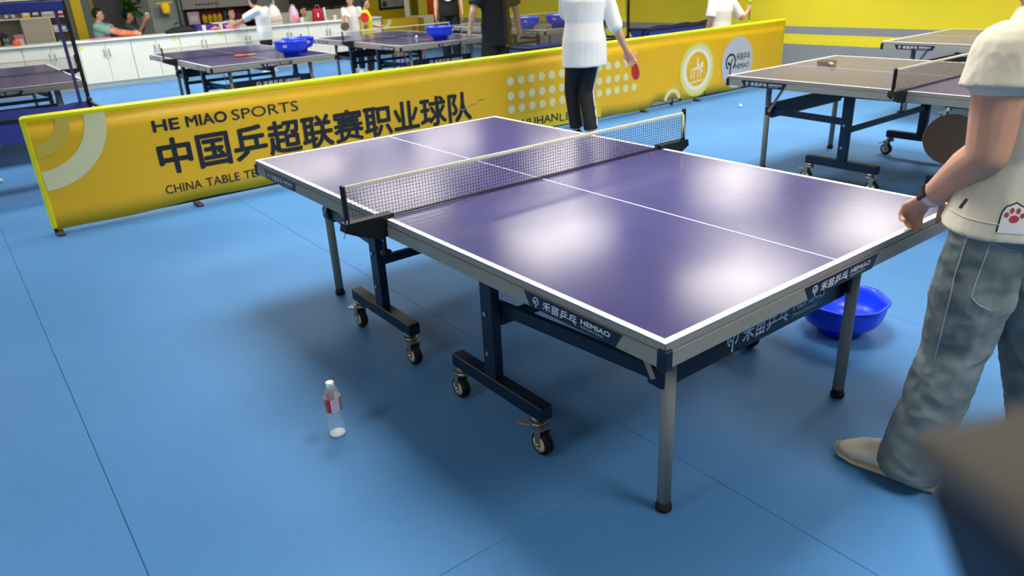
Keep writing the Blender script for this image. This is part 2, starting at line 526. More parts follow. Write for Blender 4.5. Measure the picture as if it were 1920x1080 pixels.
# ------------------------------------------------------------------ table tennis table (one builder, copied)
TW, TL, TH = 1.525, 2.74, .76
def decal_outline(x0, x1, h, slant):
    return [(x0 + slant, 0), (x1 - slant, 0), (x1, h), (x0, h)]
def logo(mb, cx, cy, r, mtx, z):
    """paddle ring with a sprout inside and a handle below"""
    mb.sector((cx, cy), r * .74, r, math.radians(-60), math.radians(240), mtx @ Matrix.Translation((0, 0, z)), .0006, n=20)
    m2 = mtx @ Matrix.Translation((0, 0, z))
    mb.poly([(cx - r * .16, cy - r * 1.65), (cx + r * .12, cy - r * 1.65), (cx + r * .16, cy - r * .1), (cx - r * .1, cy - r * .1)], m2, .0006)
    mb.poly([(cx - r * .1, cy - r * .45), (cx + r * .1, cy - r * .3), (cx + r * .5, cy + r * .45), (cx + r * .1, cy + r * .25)], m2, .0006)
    mb.poly([(cx - r * .02, cy - r * .4), (cx - r * .2, cy - r * .05), (cx - r * .58, cy + r * .2), (cx - r * .5, cy - r * .35)], m2, .0006)
    return mb
def brand(parent, mtx, W, H, bg=True, slant=.025, text_mat=None):
    """navy badge with mark and lettering; W x H, lettering left to right"""
    if bg:
        d = MB().poly(decal_outline(0, W, H, slant), mtx, .0012).build('badge', M['decal'], parent, 'dark navy badge with white lettering')
        z = .0014
    else:
        d = parent; z = .0006
    t = MB()
    logo(t, W * .135, H * .56, H * .30, mtx, z)
    put_text(t, '禾苗乒乓', W * .21, W * .57, H * .2, H * .82, mtx, z, bold=.02, shear=.1)
    put_text(t, 'HEMIAO', W * .61, W * .89, H * .46, H * .78, mtx, z, bold=.03, shear=.1)
    put_text(t, 'PINGPANG', W * .61, W * .82, H * .2, H * .34, mtx, z)
    t.build('lettering', text_mat or M['white_print'], d)
def caster(parent, x, y, sx, brake, flip):
    """swivel caster hanging from z = .15"""
    c = MB()
    c.cyl((x, y, .128), (x, y, .15), .026, n=18)
    c.cyl((x, y, .116), (x, y, .128), .032, n=18)
    c = c.build('caster', M['zinc'], parent)
    off = .022 * flip
    f = MB()
    for k in (-1, 1):
        f.poly([(-.018, .115), (.022, .115), (.009, .04), (-.009, .036)],
               plane_mtx((x + k * .022 - .0015, y + off, 0), (0, 1, 0), (0, 0, 1)), .003)
    f.lim(x - .023, x + .023, y + off - .028, y + off + .028, .112, .118)
    f.cyl((x - .03, y + off, .045), (x + .03, y + off, .045), .006, n=10)
    f.build('fork', M['zinc'], c)
    mt = Matrix.Translation((x, y + off, .046)) @ Euler((0, PI / 2, 0)).to_matrix().to_4x4()
    MB().lathe([(.03, -.017), (.041, -.017), (.046, -.010), (.046, .010), (.041, .017), (.03, .017)], 26, mt).build('tyre', M['rubber'], c)
    h = MB().lathe([(.006, -.019), (.031, -.0185), (.031, .0185), (.006, .019)], 20, mt)
    for k in range(5):
        t = 2 * PI * k / 5
        for s in (-1, 1):
            h.cyl((x + s * .0175, y + off + .02 * math.cos(t), .046 + .02 * math.sin(t)), (x + s * .0205, y + off + .02 * math.cos(t), .046 + .02 * math.sin(t)), .005, n=6)
    h.build('hub', M['hub'], c)
    if brake:
        MB().box((x - .012, y + .05, .100), (.036, .066, .006), Euler((-.12, 0, .35)).to_matrix(), .002).build('brake_pedal', M['zinc'], c)

def make_table(label, group):
    T = thing('table_tennis_table', label, 'table', (0, 0, 0), 0, group)
    for hlf in (0, 1):
        y0, y1 = (0, 1.362) if hlf == 0 else (1.378, TL)
        outer, inner = (y0, y1) if hlf == 0 else (y1, y0)
        sg = 1 if hlf == 0 else -1
        top = MB().lim(0, TW, y0, y1, TH - .022, TH - .0005, bev=.002).build('playing_surface', M['table'], T)
        z0, z1 = TH - .002, TH + .0003
        MB().lim(0, .02, y0, y1, z0, z1).lim(TW - .02, TW, y0, y1, z0, z1).lim(.02, TW - .02, outer, outer + sg * .02, z0, z1).build('boundary_line', M['white_line'], top)
        MB().lim(TW / 2 - .003, TW / 2 + .003, y0 + (.02 if hlf == 0 else 0), y1 - (0 if hlf == 0 else .02), z0, z1 - .0001).build('centre_line', M['centre_line'], top)
        a = MB()
        for zz0, zz1, o in ((.736, .7575, .0005), (.69, .735, .004)):
            a.lim(-o, .022, y0, y1, zz0, zz1, bev=.002)
            a.lim(TW - .022, TW + o, y0, y1, zz0, zz1, bev=.002)
            a.lim(0, TW, outer - sg * o, outer + sg * .022, zz0, zz1, bev=.002)
        a.lim(.02, TW - .02, inner - sg * .03, inner - sg * .006, .695, .737)
        for k in (.35, .7, 1.05):
            a.lim(.02, TW - .02, outer + sg * k - .012, outer + sg * k + .012, .712, .737)
        a.build('apron', M['apron'], T)
        for xx, o in ((0, -1), (TW, 1)):
            c = MB()
            c.lim(xx - .008 if o < 0 else xx - .022, xx + .022 if o < 0 else xx + .008, outer - .008 if sg > 0 else outer - .022, outer + .022 if sg > 0 else outer + .008, .684, .742, bev=.004)
            c.build('corner_cap', M['navy_cap'], T)
        # badges: long sides and end
        H, W = .043, .395
        brand(T, plane_mtx((-.0042, (.53 if hlf == 0 else 2.607), .692), (0, -1, 0), (0, 0, 1)), W, H)
        brand(T, plane_mtx((TW + .0042, (.135 if hlf == 0 else 2.21), .692), (0, 1, 0), (0, 0, 1)), W, H)
        if hlf == 0: brand(T, plane_mtx((.570, -.0042, .690), (1, 0, 0), (0, 0, 1)), W, H)
        else: brand(T, plane_mtx((TW - .570, TL + .0042, .690), (-1, 0, 0), (0, 0, 1)), W, H)
        # legs, feet
        ly = outer + sg * .206
        for lx in (.262, TW - .262):
            lg = MB().cyl((lx, ly, .03), (lx, ly, .70), .0215, n=20).build('leg', M['leg_grey'], T)
            MB().lathe([(.020, 0), (.026, .004), (.027, .016), (.022, .02), (.0225, .036), (.0, .036)], 20, Matrix.Translation((lx, ly, 0))).build('rubber_foot', M['rubber'], lg)
            s = 1 if lx > .7 else -1
            MB().lim(lx - .03, lx + .03, ly - .032 + sg * .028, ly + .032 + sg * .028, .445, .505, bev=.006).build('leg_bracket', M['navy_cap'], T)
            MB().bar((lx + s * .032, ly + sg * .03, .472), (lx + s * .032, ly + sg * .17, .70), .004, .022, bev=.001).build('leg_brace', M['leg_grey'], T)
        # cross bar between the legs with lettering
        cb = MB().lim(.262, TW - .262, ly + sg * .024, ly + sg * .05, .422, .54, bev=.003).build('end_bar', M['navy'], T)
        if hlf == 0: brand(cb, plane_mtx((.496, ly + .0236, .426), (1, 0, 0), (0, 0, 1)), .695, .098, bg=False)
        else: brand(cb, plane_mtx((TW - .496, ly - .0236, .426), (-1, 0, 0), (0, 0, 1)), .695, .098, bg=False)
        # trolley: posts, foot bars, rails
        py = .955 if hlf == 0 else 1.815
        for px_ in (.165, TW - .165):
            f0, f1 = (.655, 1.205) if hlf == 0 else (1.54, 2.09)
            MB().lim(px_ - .02, px_ + .02, py - .034, py + .034, .20, .70, bev=.003).build('post', M['navy'], T)
            MB().lim(px_ - .027, px_ + .027, f0, f1, .15, .205, bev=.003).build('foot_bar', M['navy'], T)
            k = -1 if px_ < .7 else 1
            for zz in (.30, .46):
                MB().cyl((px_ + k * .0195, py + .005, zz), (px_ + k * .026, py + .005, zz), .009, n=10).build('bolt', M['zinc'], T)
            for i, cy in enumerate((f0 + .05, f1 - .03)):
                caster(T, px_, cy, k, (hlf == 0 and i == 0) or (hlf == 1 and i == 1), -1 if i == 0 else 1)
            lx = .262 if px_ < .7 else TW - .262
            MB().bar((px_ - k * .035, py, .475), (lx + k * .0, ly + sg * .06, .475), .024, .048, bev=.002).build('side_rail', M['navy'], T)
        c = MB().lim(.165, TW - .165, py - .014, py + .014, .40, .44, bev=.003)
        c.build('cross_rail', M['navy'], T)
    return T

def make_net(label, group):
    N = thing('table_tennis_net', label, 'net', (0, 0, 0), 0, group)
    y = 1.37
    xa, xb = -.150, TW + .150
    zt = TH + .1525
    g = MB()
    n = 132
    for i in range(n + 1):
        x = xa + .012 + (xb - xa - .024) * i / n
        g.lim(x - .00055, x + .00055, y - .0007, y + .0007, TH + .008, zt - .008)
    for k in range(11):
        z = TH + .012 + k * .0127
        g.lim(xa + .01, xb - .01, y - .0008, y + .0008, z - .0006, z + .0006)
    o = g.build('net_mesh', M['net_cord'], N); o['kind'] = 'stuff'
    MB().lim(xa - .004, xb - .006, y - .003, y + .003, zt - .015, zt, bev=.002).build('top_tape', M['tape'], N)
    MB().lim(xa + .01, xb - .01, y - .0015, y + .0015, TH + .004, TH + .009).build('bottom_cord', M['black'], N)
    for s, x in ((-1, xa), (1, xb)):
        MB().lim(x - .008, x + .008, y - .010, y + .010, TH - .02, zt + (.004 if s < 0 else .018), bev=.004).build('post', M['black'], N)
        e = 0 if s < 0 else TW
        pts = [(0, .778), (.03, .778), (.03, .764), (.0, .762), (.0, .70), (-.03, .688), (-.12, .722), (-.172, .748), (-.165, .778)]
        pts = [(e - s * px_, z) for px_, z in pts]
        c = MB().poly(pts, plane_mtx((0, y + .022, 0), (1, 0, 0), (0, 0, 1)), .044).build('clamp', M['black'], N)
        k = MB()
        xk = e + s * .012
        k.cyl((xk, y - .004, .63), (xk, y - .004, .70), .006, n=10)
        k.lathe([(.004, .622), (.02, .622), (.022, .628), (.02, .636), (.006, .64)], 14, Matrix.Translation((xk, y - .004, 0)))
        k.build('clamp_screw', M['black'], c)
        if s < 0:
            MB().tube([(xa - .004, y - .013, .79), (xa - .012, y - .016, .77), (xa - .02, y - .018, .745), (xa - .03, y - .02, .728)], .0018, 6).build('tension_cord', M['ivory'], N)
        else:
            MB().tube([(x - .018, y - .012, zt - .008), (x - .02, y - .012, TH + .03), (x - .004, y - .014, TH + .035), (x - .016, y - .012, zt - .012)], .0035, 6).build('tension_cord', M['ivory'], N)
    return N

G1, G2 = 'table tennis tables', 'nets clamped on the tables'
T0 = make_table('large indigo table tennis table in the foreground with white border lines', G1)
N0 = make_net('black net with cream top tape across the foreground table', G2)
for x, y, a, b in (
        (3.725, -.08, 'table tennis table behind the man in the cream t-shirt, second from the yellow wall', 'net on the table behind the man in the cream t-shirt'),
        (6.50, .15, 'table tennis table nearest the yellow wall at the right edge', 'net on the table nearest the yellow wall'),
        (1.32, 7.84, 'table tennis table behind the banner with two blue tubs on it', 'net on the table carrying two blue tubs'),
        (3.76, 7.84, 'table tennis table behind the banner with one blue tub and a ball on it', 'net on the table carrying one blue tub and a ball'),
        (6.22, 7.84, 'table tennis table seen through the catch net behind the man in black', 'net on the table seen through the right catch net'),
        (-1.46, 7.90, 'table tennis table at far left behind the blue framed catch net', 'net on the table at far left behind the catch net')):
    t = dup(T0); t.location = (x, y, 0); t['label'] = a
    t = dup(N0); t.location = (x, y, 0); t['label'] = b

# ------------------------------------------------------------------ yellow banner barrier
BY = 5.0
BA = thing('banner_barrier', 'long yellow printed banner barrier with black Chinese lettering', 'barrier', (0, BY, 0))
BX0, BX1, BZ0, BZ1 = -.79, 7.98, .045, .835
cov = MB()
# cover sheet, with two torn notches along the bottom at the right
xs2 = [BX0 + .02 + (BX1 - BX0 - .04) * i / 176 for i in range(177)]
def bot(x):
    b = BZ0 + .012 * math.sin(x * 2.1) + .006 * math.sin(x * 7)
    if 5.40 < x < 5.93: b += .05 + .015 * math.sin(x * 23)
    if 6.33 < x < 6.40: b += .12 * (x - 6.33) / .07
    if 7.12 < x < 7.5: b += .05
    return b
bm = cov.bm
rows = []
for x in xs2:
    b = bot(x)
    col = []
    for j in range(7):
        z = b + (BZ1 - .03 - b) * j / 6
        dy = .0018 * noise.noise(Vector((x * 2.2, z * 4, 1.7))) + .001 * math.sin(x * .9)
        col.append((bm.verts.new((x, -.022 + dy, z)), bm.verts.new((x, .022, z))))
    rows.append(col)
for A, B in zip(rows, rows[1:]):
    for j in range(6):
        for s in (0, 1):
            q = (A[j][s], B[j][s], B[j + 1][s], A[j + 1][s])
            f = bm.faces.new(q if s == 0 else q[::-1]); f.smooth = True
    bm.faces.new((A[0][0], A[0][1], B[0][1], B[0][0])); bm.faces.new((A[6][0], B[6][0], B[6][1], A[6][1]))
cov = cov.build('banner_sheet', M['barrier'], BA)
f = MB()
f.box(((BX0 + BX1) / 2, 0, BZ1 - .018), (BX1 - BX0, .058, .046), bev=.012)
f.box((BX0 + .008, 0, (BZ0 + BZ1) / 2), (.036, .058, BZ1 - BZ0), bev=.01)
f.box((BX1 - .006, 0, (BZ0 + BZ1) / 2), (.012, .05, BZ1 - BZ0), bev=.004)
f.build('piping', M['barrier_edge'], BA, 'bright lemon yellow edge of the banner')
fr = MB()
for x in (-.78, 1.4, 3.6, 5.8, 7.95):
    fr.lim(x - .012, x + .012, -.012, .012, .01, BZ1 - .03)
fr.lim(BX0, BX1, -.008, .008, .035, .06)
fr.build('inner_frame', M['pole'], BA)
for x in (-.76, .21, 2.2, 4.2, 5.30, 6.25, 7.9):
    MB().box((x, -.015, .012), (.045, .09 if x > 1 else .14, .024), bev=.004).build('foot', M['rust'], BA)
MB().lim(5.42, 5.92, -.012, -.006, .05, .10).build('torn_edge', M['tear'], BA, 'torn white lining at the bottom of the banner')
PM = plane_mtx((0, -.0262, 0), (1, 0, 0), (0, 0, 1))
cx, cz = -.765, .805
def band(name, r0, r1, m):
    MB().sector((cx, cz), r0, r1, -PI / 2, 0, PM, .0008).build(name, m, BA)
band('printed_arc', .345, .485, M['print_pale'])
band('printed_arc', .165, .255, M['print_mid'])
for wd, xa_, xb_ in (('HE', .01, .195), ('MIAO', .25, .555)):
    t = MB(); put_text(t, wd, xa_, xb_, .612, .692, PM, bold=.026); t.build('lettering', M['print_black'], BA)
t = MB(); put_text(t, 'SPORTS', .595, 1.143, .610, .692, PM); t.build('lettering', M['print_black'], BA)
t = MB(); put_text(t, '中国乒超联赛职业球队', .005, 2.86, .285, .55, PM, bold=.026); t.build('lettering', M['print_black'], BA)
for wd, xa_, xb_ in (('CHINA', -.005, .265), ('TABLE', .30, .565), ('TENNIS', .60, .93)):
    t = MB(); put_text(t, wd, xa_, xb_, .137, .202, PM, bold=.006); t.build('lettering', M['print_black'], BA)
dme = MB().sector((0, 0), .0005, .043, 0, 2 * PI, PM, .0008, n=20).data('printed_dot', M['print_pale'])
for i in range(14):
    for z in (.583, .437, .308):
        o = bpy.data.objects.new('printed_dot', dme); COL.objects.link(o); o.parent = BA; o.location = (3.352 + .1358 * i, 0, z)
MB().poly([(3.38, .055), (4.60, .05), (4.60, .205), (3.38, .245)], PM, .0006).build('printed_panel', M['print_lemon'], BA)
PM2 = PM @ Matrix.Translation((0, 0, .0008))
t = MB(); put_text(t, 'WUHAN', 3.42, 3.965, .105, .185, PM2, bold=.02); t.build('lettering', M['print_black'], BA)
t = MB(); put_text(t, 'LEXY', 3.99, 4.40, .09, .175, PM2); t.build('lettering', M['print_black'], BA)
# round hand emblem
c = (6.215, .385)
for i, (r0, r1, m) in enumerate(((.285, .32, 'print_halo'), (.245, .285, 'print_pale'), (.20, .245, 'print_ivory'))):
    MB().sector(c, r0, r1, 0, 2 * PI, PM, .0008, n=40).build('emblem_ring', M[m], BA)
h = MB()
def blob2(cx_, cz_, a, b, ang):
    ca, sa = math.cos(ang), math.sin(ang)
    h.poly([(c[0] + cx_ + a * math.cos(t) * ca - b * math.sin(t) * sa, c[1] + cz_ + a * math.cos(t) * sa + b * math.sin(t) * ca) for t in [2 * PI * k / 16 for k in range(16)]], PM, .0008)
PMi = PM @ Matrix.Rotation(.16, 4, 'Z')
put_text(h, 'ITTF', 0, .235, 0, .115, PM @ Matrix.Translation((c[0] - .115, c[1] - .105, 0)) @ Matrix.Rotation(.08, 4, 'Z'), bold=.02, shear=.25)
blob2(.005, .075, .075, .015, 1.65); blob2(.085, .055, .03, .024, .6); blob2(.045, .02, .05, .012, -1.1)
h.poly([(c[0] - .14, c[1] - .160), (c[0] + .12, c[1] - .142), (c[0] + .12, c[1] - .128), (c[0] - .14, c[1] - .146)], PM, .0008)
h.build('emblem_mark', M['print_ivory'], BA)
sc = (7.0, .385)
MB().sector(sc, .0005, .315, 0, 2 * PI, PM, .0006, n=44).build('silver_disc', M['print_silver'], BA)
t = MB(); logo(t, 6.865, .40, .105, PM, .0008); t.build('logo_mark', M['print_black'], BA)
t = MB(); put_text(t, '禾苗乒乓', 6.975, 7.25, .41, .495, PM2, bold=.02); t.build('lettering', M['print_black'], BA)
t = MB(); put_text(t, 'HEMIAO', 6.965, 7.24, .305, .365, PM2, bold=.02)
t.build('lettering', M['print_black'], BA)
MB().lim(6.965, 7.12, -.0272, -.0268, .268, .276).build('printed_rule', M['print_silver'], BA)
MB().sector((5.78, .06), .10, .15, math.radians(10), math.radians(170), PM, .0008).build('printed_arc', M['print_pale'], BA)
# peeled scratch on the last character
MB().tube([(2.70, -.028, .40), (2.78, -.029, .385), (2.86, -.028, .42), (2.93, -.029, .425), (2.96, -.028, .455), (3.02, -.028, .455)], .004, 5).build('peeled_scratch', M['tear'], BA)
# ------------------------------------------------------------------ water bottle
B = thing('water_bottle', 'clear plastic water bottle with white cap and red and white label on the floor', 'bottle', (-.342, 1.29, 0), .4)
mg = mat('clear bottle plastic', '#f2f6f8', .06, alpha=.13, var=0, spec=1.0)
prof = [(.026, .0), (.0305, .004), (.0315, .012), (.030, .02), (.031, .035), (.0298, .042), (.031, .055), (.0298, .062), (.031, .075), (.0298, .082), (.031, .095), (.0305, .105),
        (.0318, .11), (.0318, .17), (.030, .178), (.024, .197), (.016, .208), (.0135, .213), (.0135, .224)]
MB().lathe(prof, 32).build('bottle_body', mg, B)
MB().lathe([(.025, .001), (.029, .004), (.0298, .010), (.024, .013), (.012, .008), (.001, .007)], 32).build('bottle_base', mat('painted base caustic', '#f4f7f8', .1, alpha=.55, var=0), B)  # whitish disc: bright caustic at the bottle foot put into its colour
MB().lathe([(.0135, .2055), (.0155, .206), (.0155, .209), (.0135, .2095)], 28).build('neck_ring', mat('neck plastic', '#f2f6f8', .1, alpha=.5, var=0), B)
lb = MB()
for k in range(24):
    t0, t1 = 2 * PI * k / 24, 2 * PI * (k + 1) / 24
    q = [lb.bm.verts.new((.0323 * math.cos(t), .0323 * math.sin(t), z)) for t, z in ((t0, .112), (t1, .112), (t1, .168), (t0, .168))]
    fc = lb.bm.faces.new(q)
    fc.material_index = 1 if k in (4, 5, 12, 13, 20, 21) else (2 if k % 8 in (2, 3) else 0)
me_l = [mat('bottle label white', '#dcd0d2', .35, var=.25, scale=90), mat('bottle label red', '#c01f35', .35, var=.3, scale=80), mat('bottle label grey', '#7e8580', .35, var=.5, scale=160)]
lb.build('bottle_label', me_l, B, 'printed red and white label')
MB().lathe([(.0148, .2125), (.0152, .214), (.0152, .226), (.0142, .2285), (.0, .2285)], 28).build('bottle_cap', M['white_obj'], B, 'white screw cap')

# ------------------------------------------------------------------ blue ball tubs
def tub(label, loc, rz, s=1., group='blue plastic ball tubs'):
    T = thing('ball_tub', label, 'tub', loc, rz, group)
    if not hasattr(tub, 'me'):
        def lob(t, r, z):
            k = max(0, min(1, (z - .05) / .08))
            return 1 + .022 * k * math.cos(8 * t)
        outer = [(.088, 0), (.098, .003), (.104, .040), (.135, .044), (.165, .058), (.182, .082), (.189, .112), (.191, .14), (.200, .142), (.201, .150)]
        inner = [(.19, .151), (.184, .114), (.176, .084), (.158, .064), (.13, .051), (.098, .046), (.09, .01), (.001, .008)]
        tub.me = MB().lathe(outer + inner, 48, lobes=lob).data('tub_body', M['blue_plastic'])
        r = MB()
        for k in range(48):
            pass
        tub.lab = MB().poly([(-.022, -.012), (.022, -.012), (.022, .012), (-.022, .012)], plane_mtx((.1905, 0, .108), (0, 1, 0), (.2, 0, .98)), .001).data('tub_sticker', M['white_obj'])
        tub.lab2 = MB().poly([(-.014, -.006), (.016, -.004), (.012, .006), (-.01, .005)], plane_mtx((.1912, 0, .109), (0, 1, 0), (.2, 0, .98)), .0015).data('sticker_print', M['red'])
    for nm, me in (('tub_body', tub.me),):
        o = bpy.data.objects.new(nm, me); COL.objects.link(o); o.parent = T
    p = bpy.data.objects.new('tub_sticker', tub.lab); COL.objects.link(p); p.parent = T
    q = bpy.data.objects.new('sticker_print', tub.lab2); COL.objects.link(q); q.parent = p
    T.scale = (s, s, s * 1.18)
    return T
tub('blue plastic ball tub on the floor under the end of the foreground table', (1.78, .50, 0), .5, .95)
tub('blue tub at the near edge of the table with two tubs', (2.39, 8.10, TH), -2.3, 1.0)
tub('blue tub further back, right of the other on the table with two tubs', (2.66, 8.50, TH), -1.3, 1.0)
tub('blue tub standing alone beside a white ball on a table', (4.56, 8.12, TH), -1.0, 1.0)
tub('blue tub on the table behind the catch net, nearer the man in black', (6.30, 8.35, TH), -2.4, .95)
tub('blue tub on the table behind the catch net, nearer the man in white', (6.75, 8.15, TH), -2.6, 1.0)

# ------------------------------------------------------------------ balls
bme = MB().ball((0, 0, 0), .02, 16).data('ball', M['ball'])
def ball(x, y, z, label):
    o = bpy.data.objects.new('table_tennis_ball', bme); COL.objects.link(o); o.location = (x, y, z + .02)
    tag(o, label, 'ball', 'white table tennis balls')
ball(4.55, 8.75, TH, 'white ball lying on the table left of the single blue tub')
ball(-.94, 7.22, 0, 'white ball on the floor at the left edge, nearest of the four')
ball(-.62, 9.7, 0, 'white ball on the floor left of the banner, middle right of the four')
ball(-.78, 9.35, 0, 'white ball on the floor left of the banner, farthest left of the four')
ball(-.52, 8.85, 0, 'white ball on the floor close to the banner edge')
ball(6.2, 4.3, 0, 'white ball on the blue floor in front of the round emblem')

# ------------------------------------------------------------------ paddles
def paddle(label, loc, rot, front, back, s=1.):
    P = thing('paddle', label, 'paddle', loc)
    P.rotation_euler = rot; P.scale = (s, s, s)
    out = []
    for k in range(36):
        t = -PI / 2 + .30 + (2 * PI - .60) * k / 35
        out.append((.076 * math.cos(t), .079 * math.sin(t)))
    MB().poly(out + [(-.016, -.083), (.016, -.083)], Matrix.Translation((0, 0, -.003)), .006).build('blade', M['wood'], P)
    MB().poly(out, Matrix.Translation((0, 0, .003)), .004).build('front_rubber', front, P)
    MB().poly(out, Matrix.Translation((0, 0, -.007)), .004).build('back_rubber', back, P)
    MB().loft([((0, -.07, 0), (.013, 0, 0), (0, 0, .006)), ((0, -.085, 0), (.014, 0, 0), (0, 0, .011)), ((0, -.13, 0), (.014, 0, 0), (0, 0, .012)), ((0, -.178, 0), (.017, 0, 0), (0, 0, .0125))], 14).build('handle', M['wood'], P)
    return P
paddle('red rubber paddle lying on the table beside the two blue tubs', (1.98, 8.75, TH + .0135), (0, 0, 1.2), M['red'], M['rubber_black'])
paddle('dark paddle with purple edge lying on the brown-looking table at right', (4.68, 2.40, TH + .018), (.03, -.05, -.75), M['rubber_black'], mat('purple rubber', '#3a2a66', .5))

# ------------------------------------------------------------------ ball catch nets with fabric trays
def catch_net(label, x0, x1, y, ztray, ztop, tray_m, lean, topbar, net_m, depth=.75):
    N = thing('ball_catch_net', label, 'catch net', ((x0 + x1) / 2, y, 0), 0, 'ball catch nets behind the banner')
    w = (x1 - x0) / 2
    for s in (-1, 1):
        p = MB()
        p.bar((s * w, 0, .02), (s * w, 0, ztop), .032, .032, .004)
        p.bar((s * w, -.02, ztray), (s * w, -depth, ztray), .025, .025)
        p.bar((s * w, -.04, .02), (s * w, -depth + .1, ztray - .01), .022, .022)
        p.bar((s * w, .25, .02), (s * w, -.35, .02), .03, .03)
        p.build('post', M['pole'], N)
        MB().ball((s * w, -.02, ztray + .02), .026, 10).build('clamp_knob', M['black'], N)
    if topbar:
        MB().lim(-w, w, -.02, .02, ztop - .09, ztop, bev=.01).build('top_bar', topbar, N)
    else:
        MB().bar((-w, 0, ztop), (w, 0, ztop), .025, .025).build('top_bar', M['pole'], N)
    # sagging tray
    t = MB()
    nx, ny = 14, 8
    g = []
    for i in range(nx + 1):
        row = []
        for j in range(ny + 1):
            u, v = i / nx, j / ny
            sag = .20 * math.sin(PI * v) * (.75 + .25 * math.sin(PI * u))
            row.append(t.bm.verts.new((-w + 2 * w * u, -depth * v, ztray - sag + .01 * math.sin(u * 21))))
        g.append(row)
    for i in range(nx):
        for j in range(ny):
            f = t.bm.faces.new((g[i][j], g[i + 1][j], g[i + 1][j + 1], g[i][j + 1])); f.smooth = True
    ex = bmesh.ops.solidify(t.bm, geom=t.bm.faces[:], thickness=.006)
    t.build('tray', tray_m, N)
    fl_ = MB()
    fl_.lim(-w, w, -depth - .006, -depth + .006, ztray - .18, ztray, bev=.003)
    fl_.build('tray_flap', tray_m, N)
    MB().bar((-w, -depth, ztray), (w, -depth, ztray), .03, .03, .004).build('tray_rail', M['navy_cap'], N)
    if topbar:
        for s in (-1, 1):
            MB().lim(s * (w - .075) - .014, s * (w - .075) + .014, -.006, .006, ztray - .05, ztop - .08).build('net_border', mat('purple webbing', '#3b3272', .6), N)
    nt = MB()
    k = 12
    A = []
    for i in range(k + 1):
        u = i / k
        x = -w + 2 * w * u
        A.append([nt.bm.verts.new((x, .02 + lean * v + .05 * math.sin(PI * u) * math.sin(PI * v) + .008 * math.sin(u * 30 + v * 5), ztray + (ztop - .02 - ztray) * v)) for v in (0, .25, .5, .75, 1)])
    for P, Q in zip(A, A[1:]):
        for j in range(4):
            f = nt.bm.faces.new((P[j], Q[j], Q[j + 1], P[j + 1])); f.smooth = True
    nt.build('netting', net_m, N)
    return N
catch_net('ball catch net with blue top bar and navy tray at far left', -1.95, -.06, 7.10, .64, 1.54, M['tray'], .0, M['tray'], M['catch_net'], .7)
catch_net('ball catch net with navy tray left of the man in white', 4.42, 6.05, 6.42, .735, 1.75, M['tray'], .0, None, M['catch_net2'], .42)
catch_net('ball catch net with navy tray right of the man in white', 6.90, 8.70, 6.80, .745, 1.75, M['tray'], .12, None, M['catch_net2'], .40)

# ------------------------------------------------------------------ counter: cabinet units and worktop
CY = 14.3
cab_labels = ['leftmost white cabinet of the far counter, seen through the catch net', 'white cabinet of the far counter behind the black post of the catch net',
              'white cabinet below the teal shirted boy', 'white cabinet between the teal shirted boy and the black bag', 'white cabinet below the black bag and purple box',
              'white cabinet left of the standing boy in white', 'white cabinet behind the two blue tubs, right of the boy in white',
              'white cabinet below the red tote bag', 'rightmost white cabinet next to the yellow carton']
cab0 = None
for k in range(-1, 8):
    cxk = .57 + .853 * k
    if cab0 is None:
        cab0 = thing('cabinet', '', 'cabinet', (cxk, CY, 0), 0, 'white cabinets of the far counter')
        b = MB().lim(-.425, .425, .02, .5, .08, .785).lim(-.425, .425, .05, .45, 0, .08)
        b.build('body', M['cabinet'], cab0)
        for s in (-1, 1):
            d = MB().lim(.004 * s, .42 * s, 0, .02, .095, .775, bev=.003).build('door', M['cabinet'], cab0)
            hd = MB().bar((s * .04, -.02, .53), (s * .04, -.02, .66), .014, .014).bar((s * .04, -.02, .535), (s * .04, .004, .535), .012, .012).bar((s * .04, -.02, .655), (s * .04, .004, .655), .012, .012)
            hd.build('handle', M['grey_obj'], d)
        c = cab0
    else:
        c = dup(cab0); c.location = (cxk, CY, 0)
    c['label'] = cab_labels[k + 1]
wt = MB().lim(-.715, 6.97, CY - .03, CY + .55, .785, .815, bev=.004).build('worktop', M['cab_top'])
tag(wt, 'long white worktop along the far counter', 'worktop')
for i, (x, z, lab) in enumerate(((2.62, .74, 'yellow note stuck on the cabinet under the black bag'), (3.47, .74, 'yellow note stuck on the cabinet under the pink tub'), (1.04, .70, 'yellow note stuck on the cabinet left of the teal shirted boy'), (6.0, .76, 'yellow note stuck on the cabinet below the right white cup'))):
    o = MB().box((0, 0, 0), (.11 if i != 2 else .05, .003, .05), Euler((0, .2 * (i - 1), 0)).to_matrix()).build('sticky_note', M['sticky'])
    o.location = (x, CY - .0025, z); tag(o, lab, 'note', 'yellow notes on the counter')

# things on the counter
CT = .816
def simple(name, label, cat, mb, m, loc=(0, 0, 0), rz=0, group=None):
    o = mb.build(name, m); o.location = loc; o.rotation_euler = (0, 0, rz)
    return tag(o, label, cat, group)
def cup(x, y, label):
    simple('paper_cup', label, 'cup', MB().lathe([(.03, 0), (.04, .1), (.042, .103), (.038, .103), (.029, .006), (.001, .006)], 18), M['white_obj'], (x, y, CT), group='white cups on the counter')
cup(3.22, 14.42, 'white cup beside the black bag on the counter')
cup(3.55, 14.45, 'white cup left of the pink tub on the counter')
cup(5.22, 14.45, 'white cup in front of the pale pink rucksack')
cup(5.98, 14.5, 'white cup right of the red tote bag')
bg = MB()
bg.loft([((0, 0, 0), (.30, 0, 0), (0, .12, 0)), ((0, 0, .05), (.28, 0, 0), (0, .12, 0)), ((.02, 0, .09), (.18, 0, 0), (0, .09, 0)), ((.04, 0, .11), (.08, 0, 0), (0, .05, 0))], 20)
bg = bg.build('black_bag', M['black_tee']); bg.location = (2.82, 14.52, CT); tag(bg, 'black soft bag slumped on the counter beside the glass post', 'bag')
